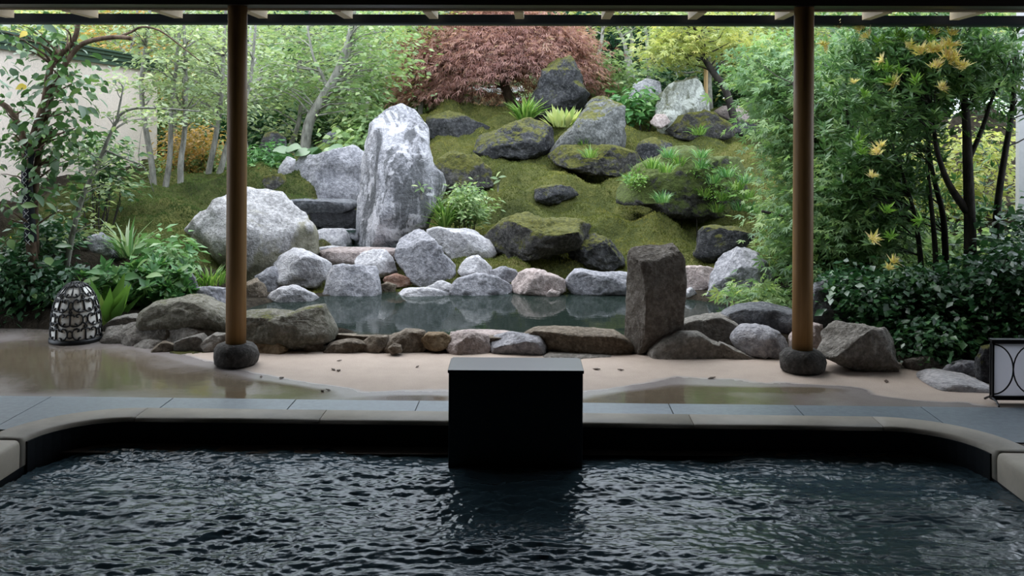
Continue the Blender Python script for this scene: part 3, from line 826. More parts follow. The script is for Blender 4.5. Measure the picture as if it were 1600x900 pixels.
rock('sharp-peaked pale boulder right of the cascade', [(619,372),(630,360),(648,352),(660,362),(680,380),(698,400),(716,425),(706,438),(665,450),(648,442),(625,415),(620,400)], 'granite', d=8.95, sub=5, group=PALE, cuts=8)
rock('long smooth pale boulder behind the sharp-peaked one', [(666,364),(690,357),(735,361),(765,375),(779,395),(765,412),(740,410),(712,406),(690,388)], 'granite_pale', d=9.45, group=PALE, cuts=4)
rock('small white rock between the sharp-peaked boulder and the long smooth one', [(714,425),(722,408),(745,399),(768,418),(764,432),(730,436)], 'granite_pale', d=8.85, sub=3, group=PALE)
rock('wide low pale boulder at the waterline right of the cascade', [(704,450),(715,437),(745,429),(776,432),(801,447),(799,460),(705,463)], 'granite', d=8.6, group=PALE)
rock('little white stone at the waterline below the sharp-peaked boulder', [(665,449),(690,439),(706,445),(704,459),(685,459)], 'granite_pale', d=8.65, sub=3, group=PALE)
rock('flat white stone lying awash at the cascade mouth', [(600,461),(625,451),(665,450),(705,456),(704,466),(650,468),(605,467)], 'granite_pale', d=8.5, sub=3, group=PALE, rough=0.02)
rock('grey stone behind the wide low boulder on the far bank', [(758,426),(790,417),(807,422),(810,446),(790,444),(770,434)], 'granite', d=8.8, sub=3, group=PALE)
rock('pinkish rounded boulder on the far bank', [(800,442),(808,427),(830,422),(865,429),(881,437),(882,457),(850,461),(804,458)], 'granite_pink', d=8.62, group=PALE, cuts=4)
rock('long pale grey boulder on the far bank behind the near standing stone', [(883,442),(892,427),(905,421),(930,426),(985,427),(1000,440),(998,458),(950,460),(898,458)], 'granite', d=8.65, group=PALE, cuts=4)
rock('pink-grey rounded boulder on the far bank right of the standing stone', [(1055,425),(1080,417),(1105,418),(1124,424),(1118,442),(1106,453),(1080,456),(1055,455)], 'granite_pink', d=8.65, group=PALE, cuts=4)
rock('tall rounded grey boulder at the right end of the pond', [(1106,462),(1114,440),(1121,420),(1134,400),(1155,389),(1176,392),(1192,408),(1207,430),(1212,452),(1192,470),(1130,472)], 'granite', d=8.35, sub=5, group=PALE, cuts=4)
rock('low white-topped stone in the pond beside the left post', [(417,464),(440,449),(455,446),(480,455),(499,464),(480,474),(440,474)], 'granite_pale', d=8.2, sub=4, group=PALE)
rock('dark brown stone at the waterline right of the left post', [(380,445),(400,434),(412,445),(417,462),(400,472),(380,470)], 'wall_stone', d=8.25, sub=3, group=PALE)
rock('flat rusty red stone in the cascade mouth', [(596,434),(620,428),(646,437),(641,446),(615,449),(598,442)], 'red_stone', d=8.85, sub=3, group=PALE)
rock('flat brown stone under the rusty red one', [(590,447),(605,441),(620,445),(616,458),(592,459)], 'wall_stone', d=8.7, sub=3, group=PALE)
rock('tiny pinkish stone poking out of the pond before the pinkish boulder', [(852,460),(862,452),(874,456),(874,464),(856,466)], 'granite_pink', d=DW(463), sub=3, group=PALE)
rock('small pale stone in the water before the pink-grey boulder', [(1066,455),(1080,449),(1089,458),(1070,467)], 'granite_pale', d=8.4, sub=3, group=PALE)
rock('light grey stone peeping over the mossy boulder left of the post', [(286,462),(297,450),(325,448),(345,452),(362,450),(362,474),(300,474)], 'granite', d=7.9, sub=4, group=PALE)

# left bed
LB = 'rocks in the left planting bed'
rock('grey rounded rock in the left bed below the moss bank', [(132,398),(140,370),(158,364),(172,378),(176,398),(160,414),(140,412)], 'granite', d=8.6, sub=4, group=LB, cuts=3)
rock('lower dark grey rock beside the rounded one in the left bed', [(166,392),(180,379),(198,384),(204,400),(190,410),(170,408)], 'slate_rock', d=8.7, sub=3, group=LB)
rock('small dark rock under the grasses in the left bed', [(206,386),(222,378),(238,386),(238,398),(212,400)], 'slate_rock', d=8.8, sub=3, group=LB)
rock('blue-grey rock at the foot of the huge pale boulder, left bed', [(258,448),(268,425),(288,419),(305,434),(309,456),(280,462)], 'slate_rock', d=8.0, sub=4, group=LB, cuts=4)
rock('dark rock hidden in the grove left of the tall upright stone', [(500,228),(512,208),(528,203),(540,215),(540,232),(510,236)], 'slate_rock', d=12.0, sub=3, group=LB)
rock('dark brown rock under the shrubs above the huge boulder', [(402,240),(412,210),(430,205),(446,218),(446,245),(415,252)], 'basalt', d=11.8, sub=3, group=LB)
rock('mossy low rock at the left end of the back boulder', [(404,290),(415,275),(440,272),(452,288),(450,308),(410,305)], 'basalt_moss', d=10.6, sub=3, group=LB)

# low wall round the pond, left to right
def ws(label, poly, mat='wall_stone', d=6.74, **kw):
    kw.setdefault('sub', 4); kw.setdefault('cuts', 4); kw.setdefault('box', 0.45); kw.setdefault('rough', 0.05); kw.setdefault('thick', 0.95)
    pa = np.array(poly, float); ca = (pa.max(0) + pa.min(0)) / 2; poly = (pa - ca) * (np.array([1.0, 0.97]) if mat == 'boulder_olive' else np.array([1.10, 1.16])) + ca
    rock(label, poly, mat, d=d, name='wall_stone', cat='stone', group=PW, **kw)
ws('large rounded olive boulder on the pond wall left of the post', [(221,508),(230,485),(250,472),(290,464),(320,467),(345,478),(362,495),(362,530),(330,530),(290,522),(240,522)], 'boulder_olive', d=7.05, sub=5, cuts=2, thick=0.8)
ws('flat capping stone at the far left end of the pond wall', [(164,510),(180,498),(205,494),(224,497),(224,508),(200,515),(170,516)], 'tan_rock', d=7.15)
ws('blocky stone under the capping stone at the far left end', [(164,534),(166,515),(200,508),(222,506),(222,520),(206,534),(180,538)], 'tan_rock', d=7.05)
ws('wide flat stone below the olive boulder', [(193,524),(215,514),(240,512),(265,513),(268,527),(240,541),(205,543)], 'tan_rock', d=6.95, sub=4)
ws('jagged low stone in front of the wide flat one', [(205,548),(225,532),(250,534),(258,548),(240,560),(212,556)], 'tan_rock', d=6.85)
ws('long pale-topped stone directly below the olive boulder', [(254,526),(270,516),(300,511),(325,515),(345,527),(340,538),(300,536),(265,537)], 'tan_rock', d=6.92, sub=4)
ws('small square stone near the deck left of the post', [(240,547),(255,536),(272,540),(276,550),(270,558),(245,560)], d=6.72)
ws('angular tan stone left of the post foot', [(271,538),(290,530),(312,526),(323,538),(322,552),(300,556),(276,550)], 'tan_rock', d=6.74, sub=4)
ws('pale tan stone half behind the post foot', [(318,535),(335,524),(360,524),(362,552),(330,552)], 'tan_rock', d=6.76)
ws('dark low base stone along the deck left of the post', [(255,556),(275,550),(335,552),(345,560),(300,566),(262,564)], 'basalt', d=6.68)
ws('big long saddle-shaped boulder on the wall right of the left post', [(372,500),(385,488),(420,487),(455,489),(480,480),(503,478),(513,500),(520,515),(516,530),(490,537),(465,542),(440,537),(400,530),(372,525)], 'boulder_olive', d=6.86, sub=5, cuts=3, thick=0.8)
ws('rounded ochre stone under the saddle-shaped boulder', [(378,548),(383,532),(405,526),(430,530),(448,541),(442,555),(410,561),(382,558)], 'wall_stone_ochre', d=6.74)
ws('very small ochre stone, second under the saddle-shaped boulder', [(450,548),(458,537),(470,538),(473,552),(466,560),(452,558)], 'wall_stone_ochre', d=6.76)
ws('squarish brown stone, third under the saddle-shaped boulder', [(473,546),(478,538),(502,536),(509,546),(508,560),(476,560)], d=6.76)
ws('flat pale capping stone next to the saddle-shaped boulder', [(514,532),(530,524),(560,522),(600,525),(600,531),(560,534),(525,537)], d=6.95)
ws('long brown wall stone fourth from the left post', [(510,548),(522,537),(550,534),(571,538),(574,552),(560,561),(520,561)], d=6.74, sub=4)
ws('tapering tan wall stone fifth from the left post', [(570,535),(580,527),(605,527),(604,538),(594,552),(578,552),(572,545)], d=6.74)
ws('dark wide wall stone sixth from the left post', [(604,540),(612,527),(635,520),(660,521),(664,535),(658,554),(630,558),(608,556)], 'wall_stone', d=6.78, sub=4)
ws('small pale nub stuck low on the dark wide wall stone', [(607,545),(615,538),(625,541),(627,549),(612,553)], d=6.62)
ws('little rounded yellowish wall stone seventh from the left post', [(661,530),(670,523),(690,523),(701,528),(698,541),(682,546),(666,542)], 'wall_stone_ochre', d=6.74)
ws('dark chock under the little yellowish wall stone', [(664,558),(668,546),(684,543),(704,548),(706,560)], 'basalt', d=6.8)
ws('reddish oblong wall stone left of the black spout', [(702,540),(707,525),(735,522),(760,528),(763,545),(752,557),(720,558),(706,550)], 'granite_pink', d=6.76, sub=4)
ws('pale flat capping stone along the pond edge behind the reddish one', [(690,523),(720,518),(780,520),(840,521),(840,527),(780,529),(715,527)], 'granite_pink', d=6.95)
ws('grey pitted wall stone right behind the black spout', [(762,543),(775,530),(800,526),(838,527),(848,540),(846,558),(800,562),(770,558)], 'granite', d=6.76, sub=4)
ws('long flat brown wall stone left of the standing stone', [(831,527),(840,519),(870,517),(910,520),(955,522),(976,534),(978,552),(940,556),(880,556),(848,552)], d=6.8, sub=4)
ws('thin pale footing slab along the deck left of the standing stone', [(846,560),(860,554),(920,555),(975,558),(978,566),(920,567),(860,566)], 'tan_rock', d=6.62)
ws('thin dark footing stone along the deck below the brown wall stones', [(510,562),(530,556),(590,555),(610,560),(590,565),(530,566)], 'wall_stone', d=6.66)
rock('near standing stone, tall grey-brown slab at the pond wall', [(984,400),(988,388),(998,381),(1030,377),(1054,377),(1059,393),(1068,410),(1070,440),(1067,470),(1064,500),(1066,522),(1048,532),(1030,562),(990,568),(974,560),(978,520),(982,480),(983,430)], 'standing', d=6.72, thick=0.75, sub=5, cuts=6, rough=0.022, box=0.6, name='standing_stone', cat='stone', freq=3.0, seed=4, planes=[((-.82, -.6, .03), .55), ((.22, -1, 0), .60), ((-.12, -.55, .85), .80)])
ws('broad low tan stone at the right foot of the standing stone', [(1020,548),(1035,533),(1065,522),(1090,525),(1107,536),(1122,540),(1120,564),(1075,569),(1025,562)], 'tan_rock', d=6.66, sub=4)
ws('flat tan stone leaning behind the low stone right of the standing stone', [(1060,510),(1080,502),(1120,497),(1146,509),(1157,521),(1142,536),(1100,538),(1070,520)], 'tan_rock', d=6.9, sub=4)
ws('thin flat stone at the water right of the standing stone', [(1058,510),(1075,500),(1110,496),(1150,490),(1155,502),(1110,508),(1075,514)], 'tan_rock', d=7.1)
ws('small wedge of tan stone near the deck, right of the standing stone', [(1119,553),(1130,538),(1150,548),(1178,558),(1172,568),(1122,569)], 'tan_rock', d=6.6)
ws('grey rounded stone beside the wedge, left of the right post', [(1147,528),(1160,512),(1200,515),(1223,530),(1221,553),(1190,558),(1158,548)], 'granite', d=6.72, sub=4)
ws('dark grey broad rock behind the rounded grey stone, left of the right post', [(1134,495),(1160,483),(1200,481),(1238,489),(1245,520),(1205,528),(1175,518),(1150,508)], 'slate_rock', d=7.1, sub=4)
ws('low dark stone along the deck just left of the right post', [(1170,565),(1190,555),(1225,553),(1240,560),(1225,568)], 'basalt', d=6.62)
ws('dark bluish rock behind the right post', [(1262,480),(1275,450),(1297,445),(1312,470),(1318,500),(1290,520),(1264,512)], 'slate_rock', d=7.1, sub=4)
ws('pinkish block half hidden behind the right post', [(1240,525),(1262,509),(1282,512),(1290,530),(1284,553),(1240,550)], 'granite_pink', d=6.75)
RB = 'rocks at the foot of the right shrubs'
rock('big grey-brown boulder right of the right post', [(1284,545),(1288,522),(1315,506),(1345,510),(1398,515),(1409,540),(1418,565),(1406,585),(1370,584),(1330,574),(1300,562),(1284,555)], 'tan_rock', d=6.32, sub=5, cuts=6, rough=0.05, group=RB)
rock('low brown stone next to the big boulder on the right', [(1410,575),(1420,562),(1450,558),(1478,564),(1476,580),(1440,586)], 'standing', d=6.3, sub=3, group=RB)
rock('low flat grey stone beside the right-hand lantern', [(1474,578),(1495,566),(1525,565),(1542,576),(1540,594),(1500,592)], 'granite', d=6.15, sub=3, group=RB)
rock('dark upright stone just behind the square lantern', [(1528,560),(1540,545),(1570,540),(1590,560),(1590,610),(1540,606),(1530,590)], 'basalt', d=6.0, sub=4, group=RB)
rock('thin pale stepping slab on the deck left of the square lantern', [(1440,600),(1470,588),(1520,592),(1556,606),(1562,622),(1520,618),(1470,612)], 'granite_pale', d=5.95, sub=4, thick=2.2, rough=0.02, cuts=1, group=RB)

# dark mossy rocks on the mound
rock('tall dark peaked rock on the crest before the red maple', [(830,182),(836,150),(848,120),(857,92),(870,82),(890,87),(898,105),(904,130),(918,148),(917,167),(885,178),(848,184)], 'basalt', d=13.6, sub=5, group=MND, cuts=4, rough=0.07)
rock('dark two-lobed rock with moss on its left end, high on the mound', [(743,234),(750,210),(775,200),(800,194),(830,184),(852,190),(864,205),(862,228),(840,244),(800,246),(760,246)], 'basalt', d=None, sub=5, group=MND, rough=0.07)
rock('large tilted grey-mossy rock in the upper middle of the mound', [(860,238),(880,210),(905,185),(920,168),(950,160),(972,168),(976,195),(972,232),(940,248),(900,244),(870,244)], 'grey_moss_rock', d=11.9, sub=5, group=MND, cuts=4)
rock('low mossy shelf of rock under the large tilted one', [(857,244),(880,230),(940,226),(990,240),(1003,258),(968,275),(920,273),(880,260)], 'basalt_moss', d=11.55, sub=5, group=MND, rough=0.08)
rock('small mossy rock peeping over the large tilted one', [(912,168),(925,153),(945,149),(961,160),(956,172)], 'grey_moss_rock', d=13.0, sub=3, group=MND)
rock('pale-faced broken stump-like rock with moss on its right flank, top right', [(1026,185),(1029,150),(1045,135),(1070,129),(1086,124),(1097,145),(1110,165),(1115,190),(1112,208),(1075,212),(1030,208)], 'granite_stump', d=13.0, sub=5, group=MND, cuts=7)
rock('mossy skirt rock at the foot of the pale-faced broken rock', [(1040,205),(1065,182),(1100,172),(1120,180),(1150,203),(1135,219),(1080,220)], 'basalt_moss', d=12.7, sub=4, group=MND, rough=0.08)
rock('small reddish-topped rock left of the pale-faced broken rock', [(1016,192),(1025,178),(1040,178),(1048,192),(1030,202)], 'granite_pink', d=12.7, sub=3, group=MND)
rock('small dark humped rock below the pale-faced broken rock', [(991,244),(1000,222),(1020,215),(1047,224),(1055,242),(1030,254),(1000,253)], 'basalt', d=None, sub=4, group=MND, rough=0.07)
rock('large grassy rock outcrop on the right side of the mound', [(968,298),(985,275),(1010,258),(1050,240),(1080,234),(1110,244),(1150,251),(1176,268),(1190,300),(1192,328),(1150,336),(1090,342),(1040,335),(1010,316),(980,318)], 'basalt_grass', d=None, sub=5, group=MND, rough=0.08)
rock('dark smooth rock low on the mound behind the pond, right side', [(1086,398),(1094,365),(1105,356),(1150,357),(1170,367),(1196,384),(1207,402),(1150,410),(1100,408)], 'basalt', d=9.35, sub=5, group=MND, cuts=5)
rock('small flat dark rock alone in the middle of the moss', [(829,300),(845,292),(870,290),(896,291),(905,306),(880,314),(857,320),(838,313)], 'basalt', d=None, sub=4, group=MND)
rock('wide brown mossy outcrop low in the middle of the mound', [(752,370),(772,352),(800,341),(825,334),(850,345),(900,344),(926,355),(924,378),(890,390),(840,404),(800,402),(762,388)], 'basalt_moss', d=None, sub=5, group=MND, rough=0.08)
rock('rounded pitted rock at the right end of the wide brown outcrop', [(886,388),(900,372),(930,367),(956,377),(972,395),(974,412),(950,421),(915,414),(890,404)], 'basalt', d=None, sub=5, group=MND, rough=0.07)
rock('mossy hummock rock just right of the tall upright stone', [(678,278),(685,250),(710,239),(740,244),(765,264),(764,288),(740,304),(700,296),(682,288)], 'basalt_moss', d=None, sub=5, group=MND, rough=0.07)
rock('long dark rock in shade under the red maple', [(662,216),(670,184),(700,174),(735,185),(768,200),(745,216),(700,222)], 'basalt', d=13.0, sub=4, group=MND)
rock('pale rock behind the broad-leaved plant on the crest', [(980,160),(992,132),(1012,124),(1030,130),(1036,160),(1000,170)], 'granite', d=13.8, sub=4, group=MND)
rock('pale flat slab on the far right of the crest', [(1112,178),(1128,166),(1155,166),(1172,178),(1168,192),(1130,190)], 'granite_pink', d=13.2, sub=3, group=MND)
rock('dark ledge under the pale flat slab on the crest', [(1138,198),(1160,188),(1190,198),(1195,215),(1160,214)], 'basalt', d=12.9, sub=3, group=MND)

# thin flowing water on the cascade
def sheet(poly, d, label):
    b = MB(); pts = [P(a, c, dd) for (a, c), dd in zip(poly, d)]
    z = sum(p.z for p in pts) / len(pts)
    top = [Vector((p.x, p.y, z)) for p in pts]
    n = len(top)
    b.add(top + [p - Vector((0, 0, 0.02)) for p in top], [tuple(range(n)), tuple(range(2 * n - 1, n - 1, -1))] + [(i, n + i, n + (i + 1) % n, (i + 1) % n) for i in range(n)])
    tag(b.build('cascade_water', M['pond_water']), label, 'water', kind='stuff')
sheet([(490, 390), (620, 390), (640, 384), (500, 382)], [9.45, 9.45, 10.1, 10.1], 'thin sheet of water lying on the upper step of the cascade')
sheet([(470, 357), (556, 357), (556, 352), (470, 352)], [9.95, 9.95, 10.6, 10.6], 'small dark pool in the cave under the lintel slab')

# ------------------------------------------------------------------ plants
T_LEAF = (np.array([(0, 0, 0), (0.42, 0.24, 0.05), (1, 0, -0.08), (0.42, -0.24, 0.05)]), np.array([(0, 1, 2), (0, 2, 3)]))
T_WIDE = (np.array([(0, 0, 0), (0.45, 0.36, 0.05), (1, 0, -0.1), (0.45, -0.36, 0.05)]), np.array([(0, 1, 2), (0, 2, 3)]))
T_NARROW = (np.array([(0, 0, 0), (0.5, 0.13, 0.02), (1, 0, -0.06), (0.5, -0.13, 0.02)]), np.array([(0, 1, 2), (0, 2, 3)]))
T_SPIKE = (np.array([(0, 0, 0), (0.5, 0.085, 0.03), (1, 0, -0.05), (0.5, -0.085, 0.03)]), np.array([(0, 1, 2), (0, 2, 3)]))
T_BLADE = (np.array([(0, 0.03, 0), (0, -0.03, 0), (0.55, 0.035, 0.06), (0.55, -0.035, 0.06), (1, 0, -0.18)]), np.array([(0, 1, 3), (0, 3, 2), (2, 3, 4)]))
def lobes(angs, lens, wid=0.085, drop=0.12):
    v, f = [], []
    for a, L in zip(angs, lens):
        a = math.radians(a); c, s = math.cos(a), math.sin(a)
        b = len(v)
        v += [(0.0, 0.0, 0.0), (0.5 * L * c - wid * s, 0.5 * L * s + wid * c, 0.0), (L * c, L * s, -drop * L), (0.5 * L * c + wid * s, 0.5 * L * s - wid * c, 0.0)]
        f += [(b, b + 1, b + 2), (b, b + 2, b + 3)]
    return np.array(v), np.array(f)
T_MAPLE = lobes((-80, -40, 0, 40, 80), (0.6, 0.9, 1.0, 0.9, 0.6), 0.11)
T_LACE = lobes((-38, 0, 36), (0.8, 1.0, 0.8), 0.05, 0.2)
T_TRI = (np.array([(0, 0.22, 0), (0, -0.22, 0), (1, 0, 0)]), np.array([(0, 1, 2)]))
# a fuller leaf with a keel for leaves that can be told apart
def full_leaf(w=0.28, n=4):
    v = [(0, 0, 0)]; f = []
    for i in range(1, n):
        t = i / n; ww = w * math.sin(math.pi * t ** 0.8)
        v += [(t, ww, 0.05 - 0.12 * t * t), (t, 0, -0.12 * t * t), (t, -ww, 0.05 - 0.12 * t * t)]
    v.append((1, 0, -0.14)); e = len(v) - 1
    f += [(0, 2, 1), (0, 3, 2)]
    for i in range(n - 2):
        a = 1 + 3 * i
        f += [(a, a + 1, a + 4), (a, a + 4, a + 3), (a + 1, a + 2, a + 5), (a + 1, a + 5, a + 4)]
    a = 1 + 3 * (n - 2)
    f += [(a, a + 1, e), (a + 1, a + 2, e)]
    return np.array(v), np.array(f)
T_FULL = full_leaf()

def frames(dirs, nrm):
    x = dirs / (np.linalg.norm(dirs, axis=1, keepdims=True) + 1e-9)
    y = np.cross(nrm, x); y /= (np.linalg.norm(y, axis=1, keepdims=True) + 1e-9)
    return x, y, np.cross(x, y)

def leaves(name, parent, pos, dirs, nrm, size, tmpl, tint, mat, stuff=True):
    tv, tf = tmpl
    x, y, z = frames(dirs, nrm)
    V = (pos[:, None, :] + size[:, None, None] * (tv[None, :, 0:1] * x[:, None, :] + tv[None, :, 1:2] * y[:, None, :] + tv[None, :, 2:3] * z[:, None, :]))
    m = len(tv); N = len(pos)
    Fc = (tf[None] + (np.arange(N) * m)[:, None, None]).reshape(-1, 3)
    o = mesh_np(name, V.reshape(-1, 3), Fc, M[mat], parent, attr=np.repeat(tint, m))
    if stuff: o['kind'] = 'stuff'
    return o

def arr(p): return np.array([list(q) for q in p], float)

def curve_pts(a, b, lift, n=6, jit=0.06):
    a, b = np.array(a), np.array(b); L = np.linalg.norm(b - a)
    k = RNG.normal(size=3) * jit * L; out = []
    for i in range(n + 1):
        t = i / n
        out.append(a + (b - a) * t + np.array([0, 0, lift * L * math.sin(math.pi * t)]) + k * math.sin(math.pi * t) + RNG.normal(size=3) * 0.012 * L * (0 < i < n))
    return out

def smooth_line(pts, rads, sub=3):
    """Catmull-Rom through the points."""
    pts = [np.array(p) for p in pts]; P_ = [2 * pts[0] - pts[1]] + pts + [2 * pts[-1] - pts[-2]]
    out, ro = [], []
    for i in range(1, len(P_) - 2):
        for j in range(sub):
            t = j / sub
            a, b, c, d = P_[i - 1], P_[i], P_[i + 1], P_[i + 2]
            out.append(0.5 * (2 * b + (c - a) * t + (2 * a - 5 * b + 4 * c - d) * t * t + (3 * b - a - 3 * c + d) * t ** 3))
            ro.append(rads[i - 1] + (rads[i] - rads[i - 1]) * t)
    out.append(pts[-1]); ro.append(rads[-1])
    return out, ro

def stem_px(line, d, r0, r1, root=True):
    """Trunk line from pixels at distance d; lines may carry a third value, an offset in depth."""
    pts = [P(p[0], p[1], d + (p[2] if len(p) > 2 else 0)) for p in line]
    if root:
        b = pts[0]; b.z = min(b.z, float(H(b.x, b.y))) - 0.05
    n = len(pts)
    return smooth_line([p[:] for p in pts], [r0 + (r1 - r0) * i / (n - 1) for i in range(n)])

def ell(c, r, n, shell=0.45):
    u = RNG.normal(size=(n, 3)); u /= np.linalg.norm(u, axis=1, keepdims=True)
    k = (shell + (1 - shell) * RNG.random((n, 1))) ** 0.8
    return np.array(c) + u * k * np.array(r)

def ell_px(px, py, d, rx, ry, rd, n, shell=0.35):
    c = P(px, py, d)
    return ell(c[:], (rx * d / F, rd, ry * d / F), n, shell)

def spray(att, k, spread, size, flat=0.45, droop=0.15, upn=1.0, var=0.3):
    """k leaves about each attractor: positions, directions, normals, sizes."""
    n = len(att) * k
    off = RNG.normal(size=(n, 3)) * np.array([spread, spread, spread * flat])
    pos = np.repeat(att, k, 0) + off
    az = np.arctan2(off[:, 1], off[:, 0]) + RNG.normal(size=n) * 0.7
    dirs = np.stack([np.cos(az), np.sin(az), -droop + RNG.normal(size=n) * 0.3], -1)
    nrm = RNG.normal(size=(n, 3)) * 0.55 + np.array([0, 0, upn])
    return pos, dirs, nrm, size * (1 + var * RNG.normal(size=n)).clip(0.5, 1.7)

def tint_of(n, k, att_n, lo=0.0, hi=0.9, rare=0.0):
    t = np.repeat(RNG.uniform(lo, hi, att_n), k) * 0.6 + RNG.uniform(lo, hi, n) * 0.4
    if rare: t[RNG.random(n) < rare] = 1.0
    return t

def woody(parent, stems, att, mat, br_r=0.012, nbr=40, name='trunk', lift=0.06, n=6):
    """Each stem its own part; twigs reaching toward the leaf clusters joined as one part."""
    allp = []
    for pts, rad in stems:
        b = MB(); b.tube(pts, rad, 9); b.build(name, M[mat], parent, smooth=True)
        allp += [(p, r) for p, r in zip(pts, rad)]
    if att is None or nbr == 0: return
    A = np.array([p for p, r in allp]); R = np.array([r for p, r in allp])
    b = MB()
    sel = RNG.permutation(len(att))[:nbr]
    for i in sel:
        t = att[i]
        dd = np.linalg.norm(A - t, axis=1) + 1.2 * np.clip(A[:, 2] - t[2] + 0.1, 0, None)
        j = int(dd.argmin())
        r0 = min(R[j] * 0.55, br_r)
        c = curve_pts(A[j], t, lift, n)
        b.tube(c, [r0 * (1 - 0.8 * q / n) for q in range(n + 1)], 5, cap=False)
    o = b.build('branches', M[mat], parent, smooth=True)
    o['kind'] = 'stuff'

def tree(name, label, cat, stems, crowns, bark, leaf, tmpl, size, k, spread, group=None, nbr=40, br_r=0.012, flat=0.45, droop=0.15, rare=0.0, hi=0.9, stemname='trunk'):
    base = np.array(stems[0][0][0])
    t = empty(name, base, label, cat, group)
    att = np.concatenate(crowns)
    woody(t, stems, att, bark, br_r, nbr, stemname)
    pos, di, nr, sz = spray(att, k, spread, size, flat, droop)
    leaves('foliage', t, pos, di, nr, sz, tmpl, tint_of(len(pos), k, len(att), 0, hi, rare), leaf)
    return t, att

# --- left: camellia with its bandaged trunk
d = 7.75
S = [stem_px([(74, 528), (67, 470), (60, 430), (50, 398), (45, 330), (42, 270), (52, 215), (70, 160), (78, 110), (92, 88), (112, 68), (121, 45), (124, 0)], d, 0.047, 0.017),
     stem_px([(56, 400, .06), (54, 330, .06), (58, 260, .06), (68, 205, .05), (80, 150, .03), (95, 112, 0), (118, 78, 0), (135, 66, -.02), (160, 60, -.05), (185, 58, -.05), (205, 60, -.1)], d, 0.03, 0.016, False),
     stem_px([(44, 270), (36, 215), (26, 190), (12, 168), (-20, 150)], d, 0.03, 0.02, False),
     stem_px([(185, 58, -.05), (205, 50, 0), (222, 42, 0), (250, 48, .05), (280, 70, .1), (312, 95, .1)], d, 0.012, 0.004, False)]
cr = [ell_px(120, 110, d, 50, 50, 0.35, 12), ell_px(20, 200, d, 50, 120, 0.35, 22), ell_px(105, 190, d, 40, 55, 0.3, 22), ell_px(75, 250, d, 50, 50, .3, 14), ell_px(60, 60, d, 90, 40, 0.4, 20), ell_px(40, 320, d, 60, 60, .3, 12), ell_px(20, 430, d, 60, 60, 0.3, 20)]
cam_t = empty('camellia_tree', S[0][0][0], 'tree with a dark bandaged trunk and large glossy leaves, nearest at the left edge', 'tree')
att = np.concatenate(cr)
woody(cam_t, S, att, 'bark_brown', 0.010, 90)
pos, di, nr, sz = spray(att, 7, 0.10, 0.072, 0.8, 0.55)
leaves('foliage', cam_t, pos, di, nr, sz, T_FULL, tint_of(len(pos), 7, len(att), 0, 0.85, 0.012), 'leaf_camellia')
# the leaves that can be told apart, each a part (three shared meshes)
def leaf_mesh(nm, tint, mat, tmpl=T_FULL):
    tv, tf = tmpl
    me = bpy.data.meshes.new(nm); me.from_pydata([tuple(q) for q in tv], [], [tuple(q) for q in tf])
    a = me.attributes.new('tint', 'FLOAT', 'POINT'); a.data.foreach_set('value', np.full(len(tv), tint, np.float32))
    me.polygons.foreach_set('use_smooth', np.ones(len(me.polygons), bool))
    me.materials.append(M[mat]); return me
def leaf_parts(parent, name, meshes, pos, di, nr, sz, weights=None):
    x, y, z = frames(di, nr)
    org = Vector((0, 0, 0)); q = parent
    while q is not None: org += Vector(q.location); q = q.parent
    for i in range(len(pos)):
        o = bpy.data.objects.new(name, meshes[int(RNG.choice(len(meshes), p=weights))])
        s = sz[i]
        o.matrix_basis = Matrix(((x[i, 0] * s, y[i, 0] * s, z[i, 0] * s, pos[i, 0] - org.x), (x[i, 1] * s, y[i, 1] * s, z[i, 1] * s, pos[i, 1] - org.y), (x[i, 2] * s, y[i, 2] * s, z[i, 2] * s, pos[i, 2] - org.z), (0, 0, 0, 1)))
        o.parent = parent; COL.objects.link(o)
near = att[RNG.permutation(len(att))[:95]]
pos, di, nr, sz = spray(near, 3, 0.11, 0.085, 0.8, 0.5)
pos[:, 1] -= 0.1
leaf_parts(cam_t, 'leaf', [leaf_mesh('camellia_leaf', t_, 'leaf_camellia') for t_ in (0.2, 0.5, 0.8, 1.0)], pos, di, nr, sz, [.40, .34, .24, .02])
# bandage on the trunk
wp, wr = S[0]
sel = [(p, r) for p, r in zip(wp, wr) if P(0, 385, d).z < p[2] < P(0, 226, d).z]
b = MB(); b.tube([p for p, r in sel], [r + 0.006 for p, r in sel], 14); wr_o = b.build('trunk_wrap', M['wrap'], cam_t, smooth=True)
wr_o['label'] = 'dark woven bandage with white stitches'
b = MB(); n_ = len(sel)
for k in range(15):
    f = k / 15 * (n_ - 1.001); i = int(f); f -= i
    p = Vector(sel[i][0]) * (1 - f) + Vector(sel[i + 1][0]) * f; r = sel[i][1] + 0.0075
    for s in (-1, 1):
        a0, a1 = math.radians(-90 - 24 * s), math.radians(-90 + 24 * s)
        b.tube([p + Vector((r * math.cos(a0), r * math.sin(a0), -0.02)), p + Vector((0, -r * 1.02, 0)), p + Vector((r * math.cos(a1), r * math.sin(a1), 0.02))], 0.0022, 4)
b.build('stitching', M['stitch'], wr_o)

# --- slim sapling beside it
d = 8.0
S = [stem_px([(95, 462), (105, 410), (117, 350), (130, 305), (146, 272), (160, 240), (170, 215), (182, 190), (192, 176), (215, 169), (260, 170), (310, 174)], d, 0.026, 0.006),
     stem_px([(182, 190), (187, 165), (190, 150), (192, 135), (185, 128)], d, 0.01, 0.004, False), stem_px([(165, 235), (200, 250), (225, 262), (240, 300)], d, 0.008, 0.003, False)]
tree('maple_sapling', 'slim leaning grey sapling behind the dome lantern with sparse small leaves', 'tree', S, [ell_px(160, 250, d, 45, 50, .4, 12), ell_px(240, 178, d, 80, 18, .4, 12), ell_px(190, 130, d, 20, 15, .3, 4), ell_px(140, 340, d, 40, 60, .3, 7)], 'bark_grey', 'leaf_light', T_LEAF, 0.055, 16, 0.09, nbr=40, br_r=.006, flat=.3)

